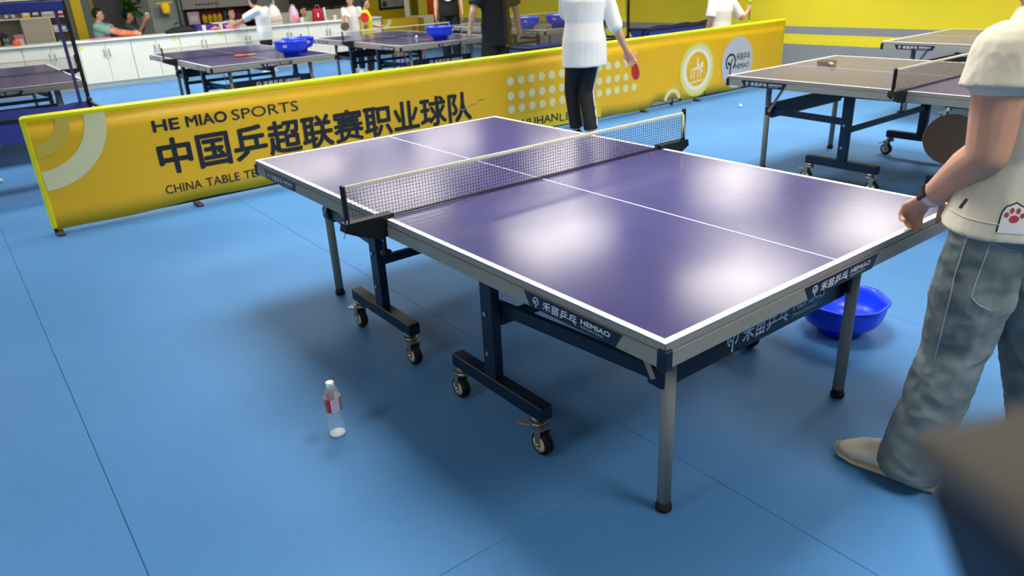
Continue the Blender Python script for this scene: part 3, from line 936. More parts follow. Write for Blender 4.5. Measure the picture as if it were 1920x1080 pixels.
MB().tube([(-.12, 0, .08), (-.10, 0, .16), (0, 0, .18), (.06, 0, .10)], .012, 8).build('strap', M['black'], bg)
pb = MB().lim(-.30, .30, -.10, .10, 0, .10, bev=.01).build('purple_box', M['purple_obj']); pb.location = (3.45, 14.72, CT); tag(pb, 'low purple box on the counter behind the cups', 'box')
pk = MB().lathe([(.09, 0), (.12, .05), (.13, .075), (.12, .075), (.085, .01), (.001, .01)], 20, Matrix.Diagonal((1.3, .8, 1, 1))).build('pink_tub', M['pink']); pk.location = (3.78, 14.44, CT); tag(pk, 'pink plastic tub on the counter beside the woman in beige', 'tub')
simple('coral_packet', 'coral red packet lying beside the white cup on the counter', 'packet', MB().loft([((-.09, 0, .02), (0, .05, 0), (0, 0, .015)), ((0, 0, .04), (0, .06, 0), (0, 0, .04)), ((.09, 0, .02), (0, .05, 0), (0, 0, .015))], 12), mat('coral packet', '#d8705c', .5), (3.43, 14.42, CT))
simple('white_tray', 'white tray on top of the purple box', 'tray', MB().lim(-.14, .14, -.09, .09, 0, .02, bev=.006), M['white_obj'], (3.60, 14.72, CT + .1005))
simple('pink_booklet', 'pink booklet lying open on the counter before the teal shirted boy', 'booklet', MB().box((-.085, 0, .008), (.16, .20, .012), Euler((0, .06, 0)).to_matrix(), .003).box((.085, 0, .008), (.16, .20, .012), Euler((0, -.06, 0)).to_matrix(), .003), M['pink'], (1.40, 14.47, CT + .006), .2)
def rucksack(label, x, y, w, h, m, m2, z=CT):
    R = thing('rucksack', label, 'bag', (x, y, z), 0)
    MB().loft([((0, 0, 0), (w * .5, 0, 0), (0, .09, 0)), ((0, 0, h * .3), (w * .52, 0, 0), (0, .11, 0)), ((0, 0, h * .7), (w * .42, 0, 0), (0, .09, 0)), ((0, 0, h * .93), (w * .22, 0, 0), (0, .06, 0)), ((0, 0, h), (w * .08, 0, 0), (0, .03, 0))], 20).build('body', m, R)
    MB().loft([((0, -.10, h * .12), (w * .38, 0, 0), (0, .03, 0)), ((0, -.105, h * .3), (w * .38, 0, 0), (0, .04, 0)), ((0, -.09, h * .45), (w * .3, 0, 0), (0, .02, 0))], 16).build('front_pocket', m2, R)
    MB().tube([(-.05, 0, h * .95), (-.03, 0, h * 1.04), (.03, 0, h * 1.04), (.05, 0, h * .95)], .008, 6).build('handle', m2, R)
    return R
rucksack('white and red patterned rucksack on the counter right of the boy in white', 4.70, 14.60, .30, .38, M['white_obj'], mat('rucksack print', '#c9b7ae', .7, var=.6, scale=30))
rucksack('pale pink rucksack on the counter behind the cup', 5.12, 14.62, .20, .34, M['pinkpale'], M['pink'])
RT = thing('tote_bag', 'dark red tote bag standing on the counter', 'bag', (5.63, 14.56, CT))
MB().loft([((0, 0, 0), (.13, 0, 0), (0, .06, 0)), ((0, 0, .22), (.105, 0, 0), (0, .05, 0)), ((0, 0, .25), (.09, 0, 0), (0, .035, 0))], 20, power=4).build('body', M['red_obj'], RT)
MB().tube([(-.05, 0, .24), (-.035, 0, .31), (.035, 0, .31), (.05, 0, .24)], .008, 6).build('handle', M['pink'], RT)
MB().lim(-.035, -.01, -.063, -.058, .08, .16).build('badge', M['white_obj'], RT)
simple('thermos', 'tall pale blue bottle right of the red tote bag', 'bottle', MB().lathe([(.03, 0), (.032, .01), (.032, .2), (.022, .23), (.022, .26), (.0, .26)], 16), mat('pale blue bottle', '#c2e0e2', .3), (5.80, 14.6, CT))

# ------------------------------------------------------------------ shelves with toys behind the counter, far left
SH = thing('shelf_unit', 'tall white open shelf unit packed with toys behind the counter at far left', 'shelf', (0, 15.35, 0))
sb = MB().lim(-1.2, 1.12, .36, .38, 0, 2.1)
sb.build('back_panel', mat('shelf back', '#9a9a90', .6), SH)
for x in (-1.2, .36, .80, 1.10):
    MB().lim(x, x + .02, 0, .36, 0, 2.1 if x in (-1.2, 1.10) else 1.21).build('side_panel', M['cabinet'], SH)
for z in (.70, 1.21, 1.52, 2.08):
    MB().lim(-1.2, 1.12, 0, .36, z, z + .02).build('shelf_board', M['cabinet'], SH)
MB().lim(.82, 1.10, 0, .36, .96, .975).build('shelf_board', M['cabinet'], SH)
MB().lim(.375, .80, -.018, 0, .72, 1.21, bev=.003).build('door', mat('cream door', '#b9b5a4', .5), SH)
def carton(label, x, y, z, w, d, h, m, rz=0.):
    C = thing('carton', label, 'box', (x, y, z), rz, 'cartons on the toy shelf')
    MB().lim(-w / 2, w / 2, -d / 2, d / 2, 0, h, bev=.003).build('box_body', M[m], C)
    MB().lim(-w * .32, w * .32, -d / 2 - .002, -d / 2, h * .25, h * .7).build('box_print', M['white_obj' if m != 'white_obj' else 'pink'], C)
carton('orange carton on the upper shelf next to the grey plush', .47, 15.5, 1.232, .13, .2, .15, 'yellow_obj')
carton('brown carton on the upper shelf between orange and beige ones', .62, 15.5, 1.232, .13, .2, .16, 'brown_obj')
carton('wide beige carton on the upper shelf', .82, 15.5, 1.232, .22, .2, .18, 'beige_obj')
carton('red and white carton at the right end of the upper shelf', 1.02, 15.5, 1.232, .11, .2, .17, 'red_obj')
carton('white carton on the top shelf at far left', -.05, 15.5, 1.542, .35, .2, .2, 'white_obj')
carton('pink carton on the top shelf', .35, 15.5, 1.542, .3, .2, .2, 'pink')
carton('lime carton on the top shelf', .9, 15.5, 1.542, .3, .2, .16, 'green_obj')
carton('pink and white carton standing on the lower left shelf', .27, 15.5, .722, .16, .2, .24, 'pink')
carton('small blue carton in the right niche', 1.0, 15.5, .977, .12, .15, .09, 'sky_obj')
carton('small pink carton in the right niche', .88, 15.5, .977, .08, .15, .1, 'pinkpale')
def plush(label, x, y, z, s, m, m2):
    P = thing('plush_toy', label, 'plush toy', (x, y, z), 0, 'plush toys on the shelf')
    MB().ball((0, 0, .11 * s), .1 * s, 14, (1, .9, 1.1)).build('body', M[m], P)
    MB().ball((0, -.02 * s, .27 * s), .08 * s, 14, (1.1, 1, .95)).build('head', M[m], P)
    for k in (-1, 1):
        MB().ball((k * .06 * s, 0, .34 * s), .03 * s, 10).build('ear', M[m2], P)
        MB().ball((k * .07 * s, -.08 * s, .05 * s), .04 * s, 10).build('paw', M[m2], P)
plush('grey plush toy lying on the upper shelf', .22, 15.5, 1.232, .75, 'grey_obj', 'white_obj')
plush('white plush toy with brown ears on the lower shelf at the left edge', -.14, 15.48, .722, 1.15, 'white_obj', 'brown_obj')
plush('dark grey plush toy on the lower shelf', .05, 15.62, .722, .8, 'dark_obj', 'grey_obj')
plush('pale blue plush toy on the lower shelf behind the orange ball', .06, 15.42, .722, .55, 'grey_obj', 'sky_obj')
simple('toy_ball', 'orange toy ball on the counter at far left', 'ball', MB().ball((0, 0, .05), .05, 16).lim(.04, .07, -.02, .02, .0, .09, bev=.01), M['orange_obj'], (.12, 14.55, CT))
SHOE = thing('sports_shoe', 'lime green sports shoe on the lower shelf', 'shoe', (.93, 15.42, .722), .2)
MB().loft([((-.09, 0, .02), (0, .035, 0), (0, 0, .02)), ((-.05, 0, .05), (0, .038, 0), (0, 0, .05)), ((.03, 0, .04), (0, .04, 0), (0, 0, .038)), ((.11, 0, .025), (0, .03, 0), (0, 0, .02))], 16).build('upper', M['green_obj'], SHOE)
MB().loft([((-.10, 0, .01), (0, .035, 0), (0, 0, .012)), ((.12, 0, .01), (0, .035, 0), (0, 0, .012))], 16).build('sole', M['white_obj'], SHOE)

# ------------------------------------------------------------------ partition behind the counter
struct(MB().lim(1.24, 1.41, 15.55, 15.72, 0, CEIL).build('trim_1', mat('yellow column paint', '#d2b40c', .5)))
struct(MB().lim(1.55, 1.62, 15.60, 15.66, 0, CEIL).build('trim_2', mat('olive post paint', '#7d7a22', .5)))
struct(MB().lim(1.55, 2.50, 16.60, 16.68, 0, CEIL).build('wall_partition', mat('dark grey panel', '#6b6d6c', .6)))
gw = MB().lim(1.12, 1.60, 15.62, 15.63, .1, 2.6).build('window_1', M['glass']); struct(gw)
g2 = thing('glass_door', 'dark framed glass door standing open behind the counter', 'door', (3.08, 15.30, 0))
MB().lim(-.05, -.025, -.03, .03, 0, 2.2).lim(.03, .055, -.03, .03, 0, 2.2).build('stile', M['frame_dark'], g2)
MB().lim(-.026, .031, -.005, .005, .1, 2.1).build('pane', M['glass'], g2)
MB().lim(-.55, -.05, -.005, .005, .1, 2.1).build('pane', M['glass'], g2)
MB().lim(-.60, -.05, -.03, .03, 2.1, 2.2).lim(-.60, -.05, -.03, .03, 0, .1).build('rail', M['frame_dark'], g2)
CH = thing('office_chair', 'grey office chair with dark headrest behind the counter', 'chair', (2.76, 15.50, 0), PI)
MB().loft([((0, 0, .60), (.20, 0, 0), (0, .03, 0)), ((0, .02, .8), (.21, 0, 0), (0, .03, 0)), ((0, .05, 1.02), (.19, 0, 0), (0, .025, 0))], 18, power=5).build('backrest', M['grey_obj'], CH)
MB().loft([((0, .06, 1.06), (.14, 0, 0), (0, .03, 0)), ((0, .07, 1.25), (.14, 0, 0), (0, .03, 0))], 18, power=4).build('headrest', M['dark_obj'], CH)
MB().loft([((0, -.25, .42), (.24, 0, 0), (0, .25, 0)), ((0, -.25, .5), (.24, 0, 0), (0, .25, 0))], 18, power=4).build('seat', M['dark_obj'], CH)
MB().cyl((0, -.22, .08), (0, -.22, .42), .03).build('column', M['black'], CH)
bs = MB()
for k in range(5):
    t = 2 * PI * k / 5
    bs.bar((0, -.22, .09), (.28 * math.cos(t), -.22 + .28 * math.sin(t), .07), .05, .03)
    bs.ball((.28 * math.cos(t), -.22 + .28 * math.sin(t), .035), .035, 10)
bs.build('base', M['black'], CH)
PL = thing('potted_plant', 'green leafy plant in a pot beside the dark grey panel', 'plant', (2.42, 16.2, 0))
MB().lathe([(.13, 0), (.17, .3), (.18, .32), (.16, .32), (.12, .05), (.001, .05)], 20).build('pot', M['white_obj'], PL)
MB().cyl((0, 0, .05), (0, 0, 1.3), .02, .012).build('stem', M['brown_obj'], PL)
lme = MB()
for sgn in (1,):
    v = [lme.bm.verts.new(p) for p in ((0, 0, 0), (.045, .06, .02), (.05, .13, .015), (0, .21, -.02), (-.05, .13, .015), (-.045, .06, .02), (0, .1, -.005))]
    for i in range(6):
        lme.bm.faces.new((v[6], v[i], v[(i + 1) % 6]))
lme = lme.data('leaf', M['leaf'])
for k in range(46):
    o = bpy.data.objects.new('leaf', lme); COL.objects.link(o); o.parent = PL
    a = random.random() * 2 * PI
    o.location = (.05 * math.cos(a), .05 * math.sin(a), 1.15 + .5 * random.random())
    o.rotation_euler = (random.uniform(-.6, .7), random.uniform(-.4, .4), a); s = random.uniform(.9, 1.5); o.scale = (s, s, s)
LN = thing('hanging_toy', 'yellow hanging toy bag near the glass door', 'toy', (2.80, 15.2, 1.14))
MB().loft([((0, 0, 0), (.06, 0, 0), (0, .05, 0)), ((0, 0, .05), (.08, 0, 0), (0, .06, 0)), ((0, 0, .16), (.09, 0, 0), (0, .07, 0)), ((0, 0, .22), (.05, 0, 0), (0, .04, 0))], 16).build('body', M['yellow_obj'], LN)
MB().box((-.11, 0, .20), (.10, .04, .03), Euler((0, -.2, 0)).to_matrix(), .01).box((.10, 0, .21), (.08, .04, .03), None, .01).build('fin', M['yellow_obj'], LN)
MB().cyl((0, 0, .2), (0, 0, CEIL - 1.14), .004, n=6).build('cord', M['grey_obj'], LN)

# display cabinet with goods and grey fascia
DC = thing('display_cabinet', 'maroon display cabinet with grey fascia behind the counter', 'cabinet', (4.15, 16.35, 0))
MB().lim(-.75, .75, .3, .32, 0, 1.9).build('back_panel', M['maroon'], DC)
for z in (.2, .62, .84):
    MB().lim(-.75, .75, 0, .3, z, z + .02).build('shelf_board', M['maroon'], DC)
for x in (-.75, .73):
    MB().lim(x, x + .02, 0, .3, 0, 1.9).build('side_panel', M['maroon'], DC)
fa = MB().lim(-.78, .80, -.02, .3, 1.17, 1.40).build('fascia', mat('fascia grey', '#a6a8a4', .5), DC)
fm = MB(); PMf = plane_mtx((0, -.0205, 0), (1, 0, 0), (0, 0, 1))
logo(fm, -.02, 1.255, .045, PMf, .001)
for i in range(6):
    x = -.46 + .065 * i
    fm.poly([(x, 1.235), (x + .04, 1.235), (x + .04, 1.27), (x, 1.27)], PMf, .001)
fm.build('fascia_mark', M['print_black'], fa)
carton('pale pink carton in the maroon cabinet', 3.62, 16.5, .862, .24, .2, .25, 'pinkpale')
for i in range(4):
    J = thing('snack_jar', 'yellow snack jar in the maroon cabinet, %s from the left' % ('first', 'second', 'third', 'fourth')[i], 'jar', (3.86 + .11 * i, 16.48, .862), 0, 'yellow jars in the maroon cabinet')
    MB().lathe([(.04, 0), (.05, .01), (.05, .15), (.03, .17), (.0, .17)], 16).build('jar_body', M['yellow_obj'], J)
    MB().lathe([(.035, .165), (.037, .17), (.037, .19), (.0, .19)], 16).build('lid', M['orange_obj'], J)
carton('small blue carton right of the yellow jars', 4.36, 16.5, .862, .10, .15, .22, 'sky_obj')
# big dark screen on legs
TV = thing('display_screen', 'wide black screen standing on the long low cream cabinet', 'screen', (6.35, 16.05, .98))
MB().lim(-.70, .70, -.02, .04, .06, .87, bev=.01).build('screen_body', M['black'], TV)
for x in (-.05, .28):
    MB().lim(x - .02, x + .02, -.01, .03, 0.01, .09).build('leg', M['black'], TV)
    MB().lim(x - .03, x + .03, -.1, .1, 0, .02).build('base_bar', M['black'], TV)
LT = thing('strip_light_tube', 'thin white slanted tube behind the rucksacks', 'tube', (5.0, 15.3, 0))
MB().cyl((-.02, 0, 0), (.0, 0, 1.6), .018).build('tube_body', M['white_obj'], LT)
MB().lathe([(.1, 0), (.1, .02), (.02, .03), (.0, .03)], 18, Matrix.Translation((-.02, 0, 0))).build('base', M['grey_obj'], LT)
sw = MB().lim(4.95, 7.1, 15.9, 16.2, 0, .98).build('low_cabinet', M['cabinet']); tag(sw, 'long low cream cabinet under the black screen', 'cabinet')

# ------------------------------------------------------------------ yellow board, cartons and posts at the right end of the counter
YB = thing('notice_board', 'yellow display board with a dark framed picture', 'board', (7.9, 15.50, 0))
MB().lim(-.62, .56, 0, .05, .70, 2.2, bev=.004).build('board_panel', mat('board yellow', '#b9a810', .55), YB)
for x in (-.55, .5):
    MB().lim(x - .03, x + .03, .05, .1, 0, 2.0).build('leg', M['grey_obj'], YB)
pf = MB().lim(-.32, .36, -.03, 0, .90, 1.45, bev=.006).build('picture_frame', M['black'], YB)
MB().lim(-.27, .31, -.036, -.03, .95, 1.4).build('picture', mat('grey picture', '#8f9092', .4, var=.4, scale=5), pf)
MB().ball((-.18, -.034, 1.02), .07, 16, (1, .08, 1)).build('picture_motif', M['dark_obj'], pf)
YC = thing('yellow_carton', 'large yellow printed carton standing at the end of the counter', 'box', (7.5, 14.45, 0))
MB().lim(-.49, .40, -.15, .25, 0, .74, bev=.004).build('box_body', mat('carton yellow', '#d3ad14', .5), YC)
MB().lim(.40, .56, -.13, .25, 0, .72).build('box_side', mat('carton ochre', '#a8861a', .6), YC)
PMc = plane_mtx((0, -.1505, 0), (1, 0, 0), (0, 0, 1))
MB().sector((-.49, .74), .12, .2, -PI / 2, 0, PMc, .001).sector((-.02, .25), .14, .2, 0, PI, PMc, .001).build('printed_arc', M['print_pale'], YC)
for ch, xa_ in (('乒', .22), ('乓', .275)):
    t = MB(); put_text(t, ch, xa_, xa_ + .045, .46, .58, PMc, .001, bold=.02); t.build('lettering', M['print_black'], YC)
WC = thing('side_cabinet', 'small white cabinet right of the yellow carton', 'cabinet', (8.38, 14.7, 0))
MB().lim(-.2, .2, .02, .4, 0, .74, bev=.004).build('body', M['cabinet'], WC)
d = MB().lim(-.19, .19, 0, .02, .06, .70, bev=.003).build('door', M['cabinet'], WC)
MB().bar((-.14, -.015, .35), (-.14, -.015, .45), .012, .012).build('handle', M['grey_obj'], d)
simple('white_post', 'glossy white upright post left of the yellow folder box', 'post', MB().lim(-.05, .05, -.05, .05, 0, 2.0, bev=.01), M['white_obj'], (8.10, 15.1, 0))
simple('folder_box', 'upright pale yellow box on the small white cabinet', 'box', MB().lim(-.09, .09, -.06, .06, 0, .38, bev=.004).lim(-.05, .05, -.062, -.06, .1, .25), mat('pale yellow box', '#d8cb48', .5), (8.42, 14.92, .741))
simple('orange_panel', 'orange upright panel beside the man with the logo shirt', 'panel', MB().lim(-.16, .14, 0, .04, 0, 1.6, bev=.004).lim(-.2, .18, -.08, .12, 0, .03), M['orange_obj'], (8.80, 15.2, 0))
# red stools glimpsed under the table behind the man in black
for i, (x, lab) in enumerate(((6.05, 'red stool glimpsed under the table, left one'), (6.40, 'red stool glimpsed under the table, right one'))):
    S = thing('stool', lab, 'stool', (x, 11.9, 0), 0, 'red stools behind the tables')
    MB().lathe([(.14, .42), (.15, .43), (.15, .45), (.0, .45)], 20).build('seat', M['red_obj'], S)
    for k in range(4):
        a = PI / 4 + k * PI / 2
        MB().cyl((.10 * math.cos(a), .10 * math.sin(a), .42), (.15 * math.cos(a), .15 * math.sin(a), 0), .012).build('leg', M['red_obj'], S)

# ------------------------------------------------------------------ unidentified blurred shape right beside the camera, built as a padded post
K0 = Vector((-1.0539, -.9662, 1.4909))
e1, e2, e3 = Vector((.7265, -.6035, .3287)), Vector((-.6871, -.6475, .3296)), Vector((.0139, -.4653, -.8851))
Lp = 1.4909 / .8851 - .03
K0 = K0 - e1 * .004
B0 = K0 + e3 * Lp + e1 * .04 + e2 * .0225
PP = thing('unidentified_shape', 'unidentified dark blue shape with grey top close to the camera, built as a leaning padded post, out of focus', 'post', (B0.x, B0.y, 0))
Rp = Matrix((e1, e2, e3)).transposed()
off = Vector((B0.x, B0.y, 0))
MB().box(K0 + e3 * (Lp / 2 + .004) + e1 * .04 + e2 * .0225 - off, (.08, .045, Lp - .008), Rp, .004, seg=3).build('padding', mat('navy padding', '#14243c', .6), PP)
MB().box(K0 + e3 * .003 + e1 * .04 + e2 * .0225 - off, (.079, .044, .008), Rp, .003, seg=2).build('cap', mat('grey brown cap', '#5d5854', .6), PP)

# ------------------------------------------------------------------ people
def remesh(mb, voxel, smooth, m, name, disp=None):
    me = mb.data('tmp', m)
    o = bpy.data.objects.new('tmp', me); COL.objects.link(o)
    r = o.modifiers.new('r', 'REMESH'); r.mode = 'VOXEL'; r.voxel_size = voxel; r.use_smooth_shade = True
    if smooth:
        s = o.modifiers.new('s', 'SMOOTH'); s.factor = .5; s.iterations = smooth
    bpy.context.view_layer.update()
    dg = bpy.context.evaluated_depsgraph_get()
    out = bpy.data.meshes.new_from_object(o.evaluated_get(dg))
    bpy.data.objects.remove(o); bpy.data.meshes.remove(me)
    out.name = name
    if not out.materials: out.materials.append(m)
    if disp:
        ns = [v.normal.copy() for v in out.vertices]
        for v, n in zip(out.vertices, ns):
            v.co += n * disp(v.co)
    for p in out.polygons: p.use_smooth = True
    return out
def chain(mb, pts):
    """tapered limb: pts = [(vec, r), ...]"""
    for (p, r) in pts:
        mb.ball(p, r, 14)
    for (p, r), (q, s) in zip(pts, pts[1:]):
        if (Vector(q) - Vector(p)).length > 1e-4:
            mb.cyl(p, q, r, s, 14)
def hand(mb, wrist, direc, palm_n, side, s=1., curl=.5, rmin=.0):
    """palm and five fingers; direc = along the hand, palm_n = out of the palm, side = +1/-1 thumb side"""
    d = Vector(direc).normalized(); n = Vector(palm_n); n = (n - d * n.dot(d)).normalized()
    l = d.cross(n).normalized() * side
    w0 = Vector(wrist)
    mb.loft([(w0, l * .026 * s, n * .019 * s), (w0 + d * .03 * s, l * .036 * s, n * .017 * s), (w0 + d * .075 * s, l * .042 * s, n * .015 * s), (w0 + d * .092 * s, l * .038 * s, n * .012 * s)], 14)
    for k, (off, ln) in enumerate(((.030, .070), (.010, .080), (-.010, .074), (-.029, .056))):
        p = w0 + d * .085 * s + l * off * s
        ang = 0
        pts = [(p - d * .01 * s, max(.0092 * s, rmin))]
        for seg, fr in enumerate((.44, .32, .24)):
            ang += curl * (.7 + .15 * k) if seg else curl * .6
            p = p + (d * math.cos(ang) + n * math.sin(ang)) * ln * fr * s
            pts.append((p, max((.0088, .0082, .0074)[seg] * s, rmin)))
        chain(mb, pts)
    p = w0 + d * .02 * s + l * .028 * s
    td = (d * .65 + l * .65 + n * .35).normalized()
    p1 = p + td * .038 * s
    td2 = (d * .9 + l * .1 + n * (.3 + curl * .5)).normalized()
    chain(mb, [(p, .013 * s), (p1, max(.0105 * s, rmin)), (p1 + td2 * .028 * s, max(.0092 * s, rmin)), (p1 + td2 * .05 * s, max(.0078 * s, rmin))])

def fold(amp, sc, seed, vert=1.):
    def f(c):
        q = Vector((c.x * sc + seed, c.y * sc, c.z * sc * vert))
        a = noise.noise(q) + .5 * noise.noise(q * 2.1)
        return amp * (1 - 2 * abs(a)) * .6 + amp * .5 * noise.noise(q * .5)
    return f

def person(label, base, yaw, H, J=None, skin='skin', shirt=None, pants=None, hair='hair', hairlen=0., sleeve=.55, hem=.86,
           shorts=False, loose=1., voxel=.010, shoes='white_obj', head=True, curl=.5, skip_legs=False, handd=None, pant_r=1., group=None, arm_r=1.,
           dispS=None, dispP=None, girth=1., neck_wide=1., vS=None, armL=True, shoeR=True, sl_loose=1., flare=0., cuff=None):
    s = H / 1.75
    f = Vector((math.cos(yaw), math.sin(yaw), 0)); r = Vector((f.y, -f.x, 0)); b = Vector((base[0], base[1], 0))
    z0 = base[2] if len(base) > 2 else 0
    P = {}
    for k, v in dict(hip=(.09, 0, .93), knee=(.10, .015, .50), ankle=(.10, -.02, .09), shoulder=(.185, 0, 1.43), elbow=(.235, -.02, 1.14), wrist=(.25, .06, .90)).items():
        for nm, sg in (('L', -1), ('R', 1)):
            P[k + nm] = (sg * v[0], v[1], v[2])
    P.update(pelvis=(0, 0, .95), waist=(0, 0, 1.1), chest=(0, 0, 1.28), neck=(0, -.005, 1.49), head=(0, .02, 1.635))
    W = lambda v: b + r * v[0] * s + f * v[1] * s + Vector((0, 0, z0 + v[2] * s))
    Q = {k: W(v) for k, v in P.items()}
    for k, v in (J or {}).items():      # overrides: local metres (right, forward, up) or ('w', x, y, z)
        Q[k] = Vector(v[1:]) if v[0] == 'w' else b + r * v[0] + f * v[1] + Vector((0, 0, z0 + v[2]))
    up = Vector((0, 0, 1))
    g = girth
    pel, wai, che, nk, hd = Q['pelvis'], Q['waist'], Q['chest'], Q['neck'], Q['head']
    sm = (Q['shoulderL'] + Q['shoulderR']) / 2
    sr = (Q['shoulderR'] - Q['shoulderL']).normalized()
    sf = up.cross(sr).normalized()
    hr = (Q['hipR'] - Q['hipL']).normalized(); hf = up.cross(hr).normalized()
    def torso(mb, e, z_low, fl=0.):
        lo = pel + (pel - wai).normalized() * z_low
        mb.loft([(lo, hr * ((.150 if not fl else .168) * s * g + e + fl), hf * ((.115 if not fl else .124) * s * g + e + fl)), (pel, hr * (.165 * s * g + e + fl * .8), hf * (.120 * s * g + e + fl * .8)), (wai, (hr + sr) * .5 * (.148 * s * g + e), (hf + sf) * .5 * (.110 * s * g + e)),
                 (che, sr * (.168 * s * g + e), sf * (.118 * s * g + e)), (sm - up * .04 * s, sr * (.17 * s * g + e * .8), sf * (.10 * s * g + e * .7)),
                 (sm + up * .03 * s, sr * (.115 * s * g + e * .5), sf * (.075 * s * g + e * .5)), (nk + up * .015 * s, sr * (.06 * s * neck_wide + e * .2), sf * (.06 * s * neck_wide + e * .2))], 22)
    body = MB()
    torso(body, 0, .08 * s)
    chain(body, [(sm + up * .03 * s, .055 * s), (nk, .052 * s), (hd - up * .06 * s, .05 * s)])
    if head:
        q = Q.get('look')
        hx = r.copy(); hy = f.copy()
        if q is not None:
            hy = (q - hd); hy = hy.normalized(); hx = hy.cross(up).normalized()
        hu = hx.cross(hy).normalized()
        R = Matrix((hx, hy, hu)).transposed()
        body.ball(hd + hu * .02 * s, .098 * s, 18, (.80, .98, 1.12), R)
        body.ball(hd + hy * .03 * s - hu * .055 * s, .062 * s, 14, (.92, 1, .95), R)
        chain(body, [(hd + hy * .092 * s + hu * .012 * s, .010 * s), (hd + hy * .107 * s - hu * .018 * s, .014 * s)])
        body.ball(hd + hy * .085 * s - hu * .058 * s, .02 * s, 10, (1.3, .7, .6), R)
        for k in (-1, 1):
            body.ball(hd + hx * k * .08 * s - hu * .005 * s, .026 * s, 10, (.4, .75, 1.2), R)
    for nm, sg in (('L', -1), ('R', 1)):
        S, E, Wr = Q['shoulder' + nm], Q['elbow' + nm], Q['wrist' + nm]
        a = arm_r * s
        mid = E.lerp(Wr, .3)
        chain(body, [(S, .056 * a), (S.lerp(E, .5), .049 * a), (E, .041 * a), (mid, .043 * a), (Wr, .028 * a)])
        fd = (Wr - E).normalized()
        hd_ = (handd or {}).get(nm)
        if hd_:
            hand(body, Wr, hd_[0], hd_[1], hd_[2], s * 1.16, hd_[3], rmin=voxel * .85)
        else:
            hand(body, Wr, fd, -r * sg, 1 if nm == 'R' else -1, s, curl, rmin=voxel * .85)
        h_, k_, a_ = Q['hip' + nm], Q['knee' + nm], Q['ankle' + nm]
        chain(body, [(h_, .085 * s), (h_.lerp(k_, .5), .072 * s), (k_, .052 * s), (k_.lerp(a_, .35), .052 * s), (a_, .035 * s)])
        fdir = Q.get('toe' + nm)
        fdir = (fdir - a_) if fdir is not None else f.copy()
        fdir.z = 0; fdir.normalize()
        Q['fd' + nm] = fdir
        chain(body, [(a_ - up * .045 * s - fdir * .03 * s, .035 * s), (a_ - up * .05 * s + fdir * .12 * s, .03 * s)])
    root = bpy.data.objects.new('person', remesh(body, voxel, 2, M[skin], 'person'))
    COL.objects.link(root)
    tag(root, label, 'person', group)
    def child(name, mb, v, sm_, m, disp=None):
        o = bpy.data.objects.new(name, remesh(mb, v, sm_, m, name, disp)); COL.objects.link(o); o.parent = root
        return o
    vS = vS or voxel
    if shirt:
        e = .018 * s * loose
        t = MB(); torso(t, e, (.95 - hem) * s, flare)
        for nm in 'LR':
            S, E, Wr = Q['shoulder' + nm], Q['elbow' + nm], Q['wrist' + nm]
            rr = (.058 * arm_r + .012 * loose * sl_loose) * s
            if sleeve <= 1:
                end = S.lerp(E, sleeve)
                chain(t, [(S - up * .008, rr * .98), (S.lerp(E, sleeve * .5), rr * 1.02)])
                t.cyl(S.lerp(E, sleeve * .5), end, rr * 1.02, rr * 1.10, 18)
            else:
                end = E.lerp(Wr, sleeve - 1)
                chain(t, [(S, rr), (S.lerp(E, .5), rr), (E, rr * .92)])
                t.cyl(E, end, rr * .92, rr * .8, 18)
        child('shirt', t, vS, 1, M[shirt], dispS)
    if pants:
        t = MB()
        e = .014 * s * pant_r
        lo = pel + (pel - wai).normalized() * .09 * s
        t.loft([(lo, hr * (.12 * s * g + e), hf * (.10 * s * g + e)), (pel, hr * (.160 * s * g + e), hf * (.117 * s * g + e)), (pel.lerp(wai, .55), hr * (.148 * s * g + e), hf * (.108 * s * g + e))], 22)
        for nm in 'LR':
            h_, k_, a_ = Q['hip' + nm], Q['knee' + nm], Q['ankle' + nm]
            pr = pant_r
            pts = [(h_ + up * .01, .090 * s * (1 + (pr - 1) * .25)), (h_.lerp(k_, .5), .078 * s * pr), (k_, .062 * s * pr)]
            chain(t, pts[:2])
            if shorts:
                t.cyl(pts[1][0], h_.lerp(k_, .88), pts[1][1], pts[1][1] * 1.08, 18)
            else:
                chain(t, pts[1:])
                lowp = k_.lerp(a_, .92 if not cuff else cuff[0])
                t.cyl(k_, lowp, .062 * s * pr, .060 * s * pr if not cuff else cuff[1], 18)
        child('trousers' if not shorts else 'shorts', t, vS, 1, M[pants], dispP)
    if head:
        if hair:
            h = MB()
            h.ball(hd + hu * .035 * s - hy * .014 * s, .104 * s, 18, (.84, .97, 1.08), R)
            if hairlen:
                chain(h, [(hd - hy * .05 * s, .075 * s), (hd - hy * .07 * s - up * hairlen * s, .06 * s)])
            me = remesh(h, voxel * .9, 1, M[hair], 'hair')
            # keep the face clear
            bmh = bmesh.new(); bmh.from_mesh(me)
            kill = [v for v in bmh.verts if (v.co - hd).dot(hy) > .018 * s + max(0, (v.co - hd).dot(hu) - .055 * s) * 3]
            bmesh.ops.delete(bmh, geom=kill, context='VERTS'); bmh.to_mesh(me); bmh.free()
            o = bpy.data.objects.new('hair', me); COL.objects.link(o); o.parent = root
        for k in (-1, 1):
            MB().ball(hd + hx * k * .033 * s + hy * .088 * s + hu * .022 * s, .010 * s, 8, (1.3, .6, .8), R).build('eye', M['eye'], root)
            MB().box(hd + hx * k * .034 * s + hy * .092 * s + hu * .045 * s, (.035 * s, .008 * s, .006 * s), R).build('eyebrow', M['hair'], root)
        MB().ball(hd + hy * .094 * s - hu * .054 * s, .017 * s, 8, (1.4, .5, .35), R).build('lips', M['lip'], root)
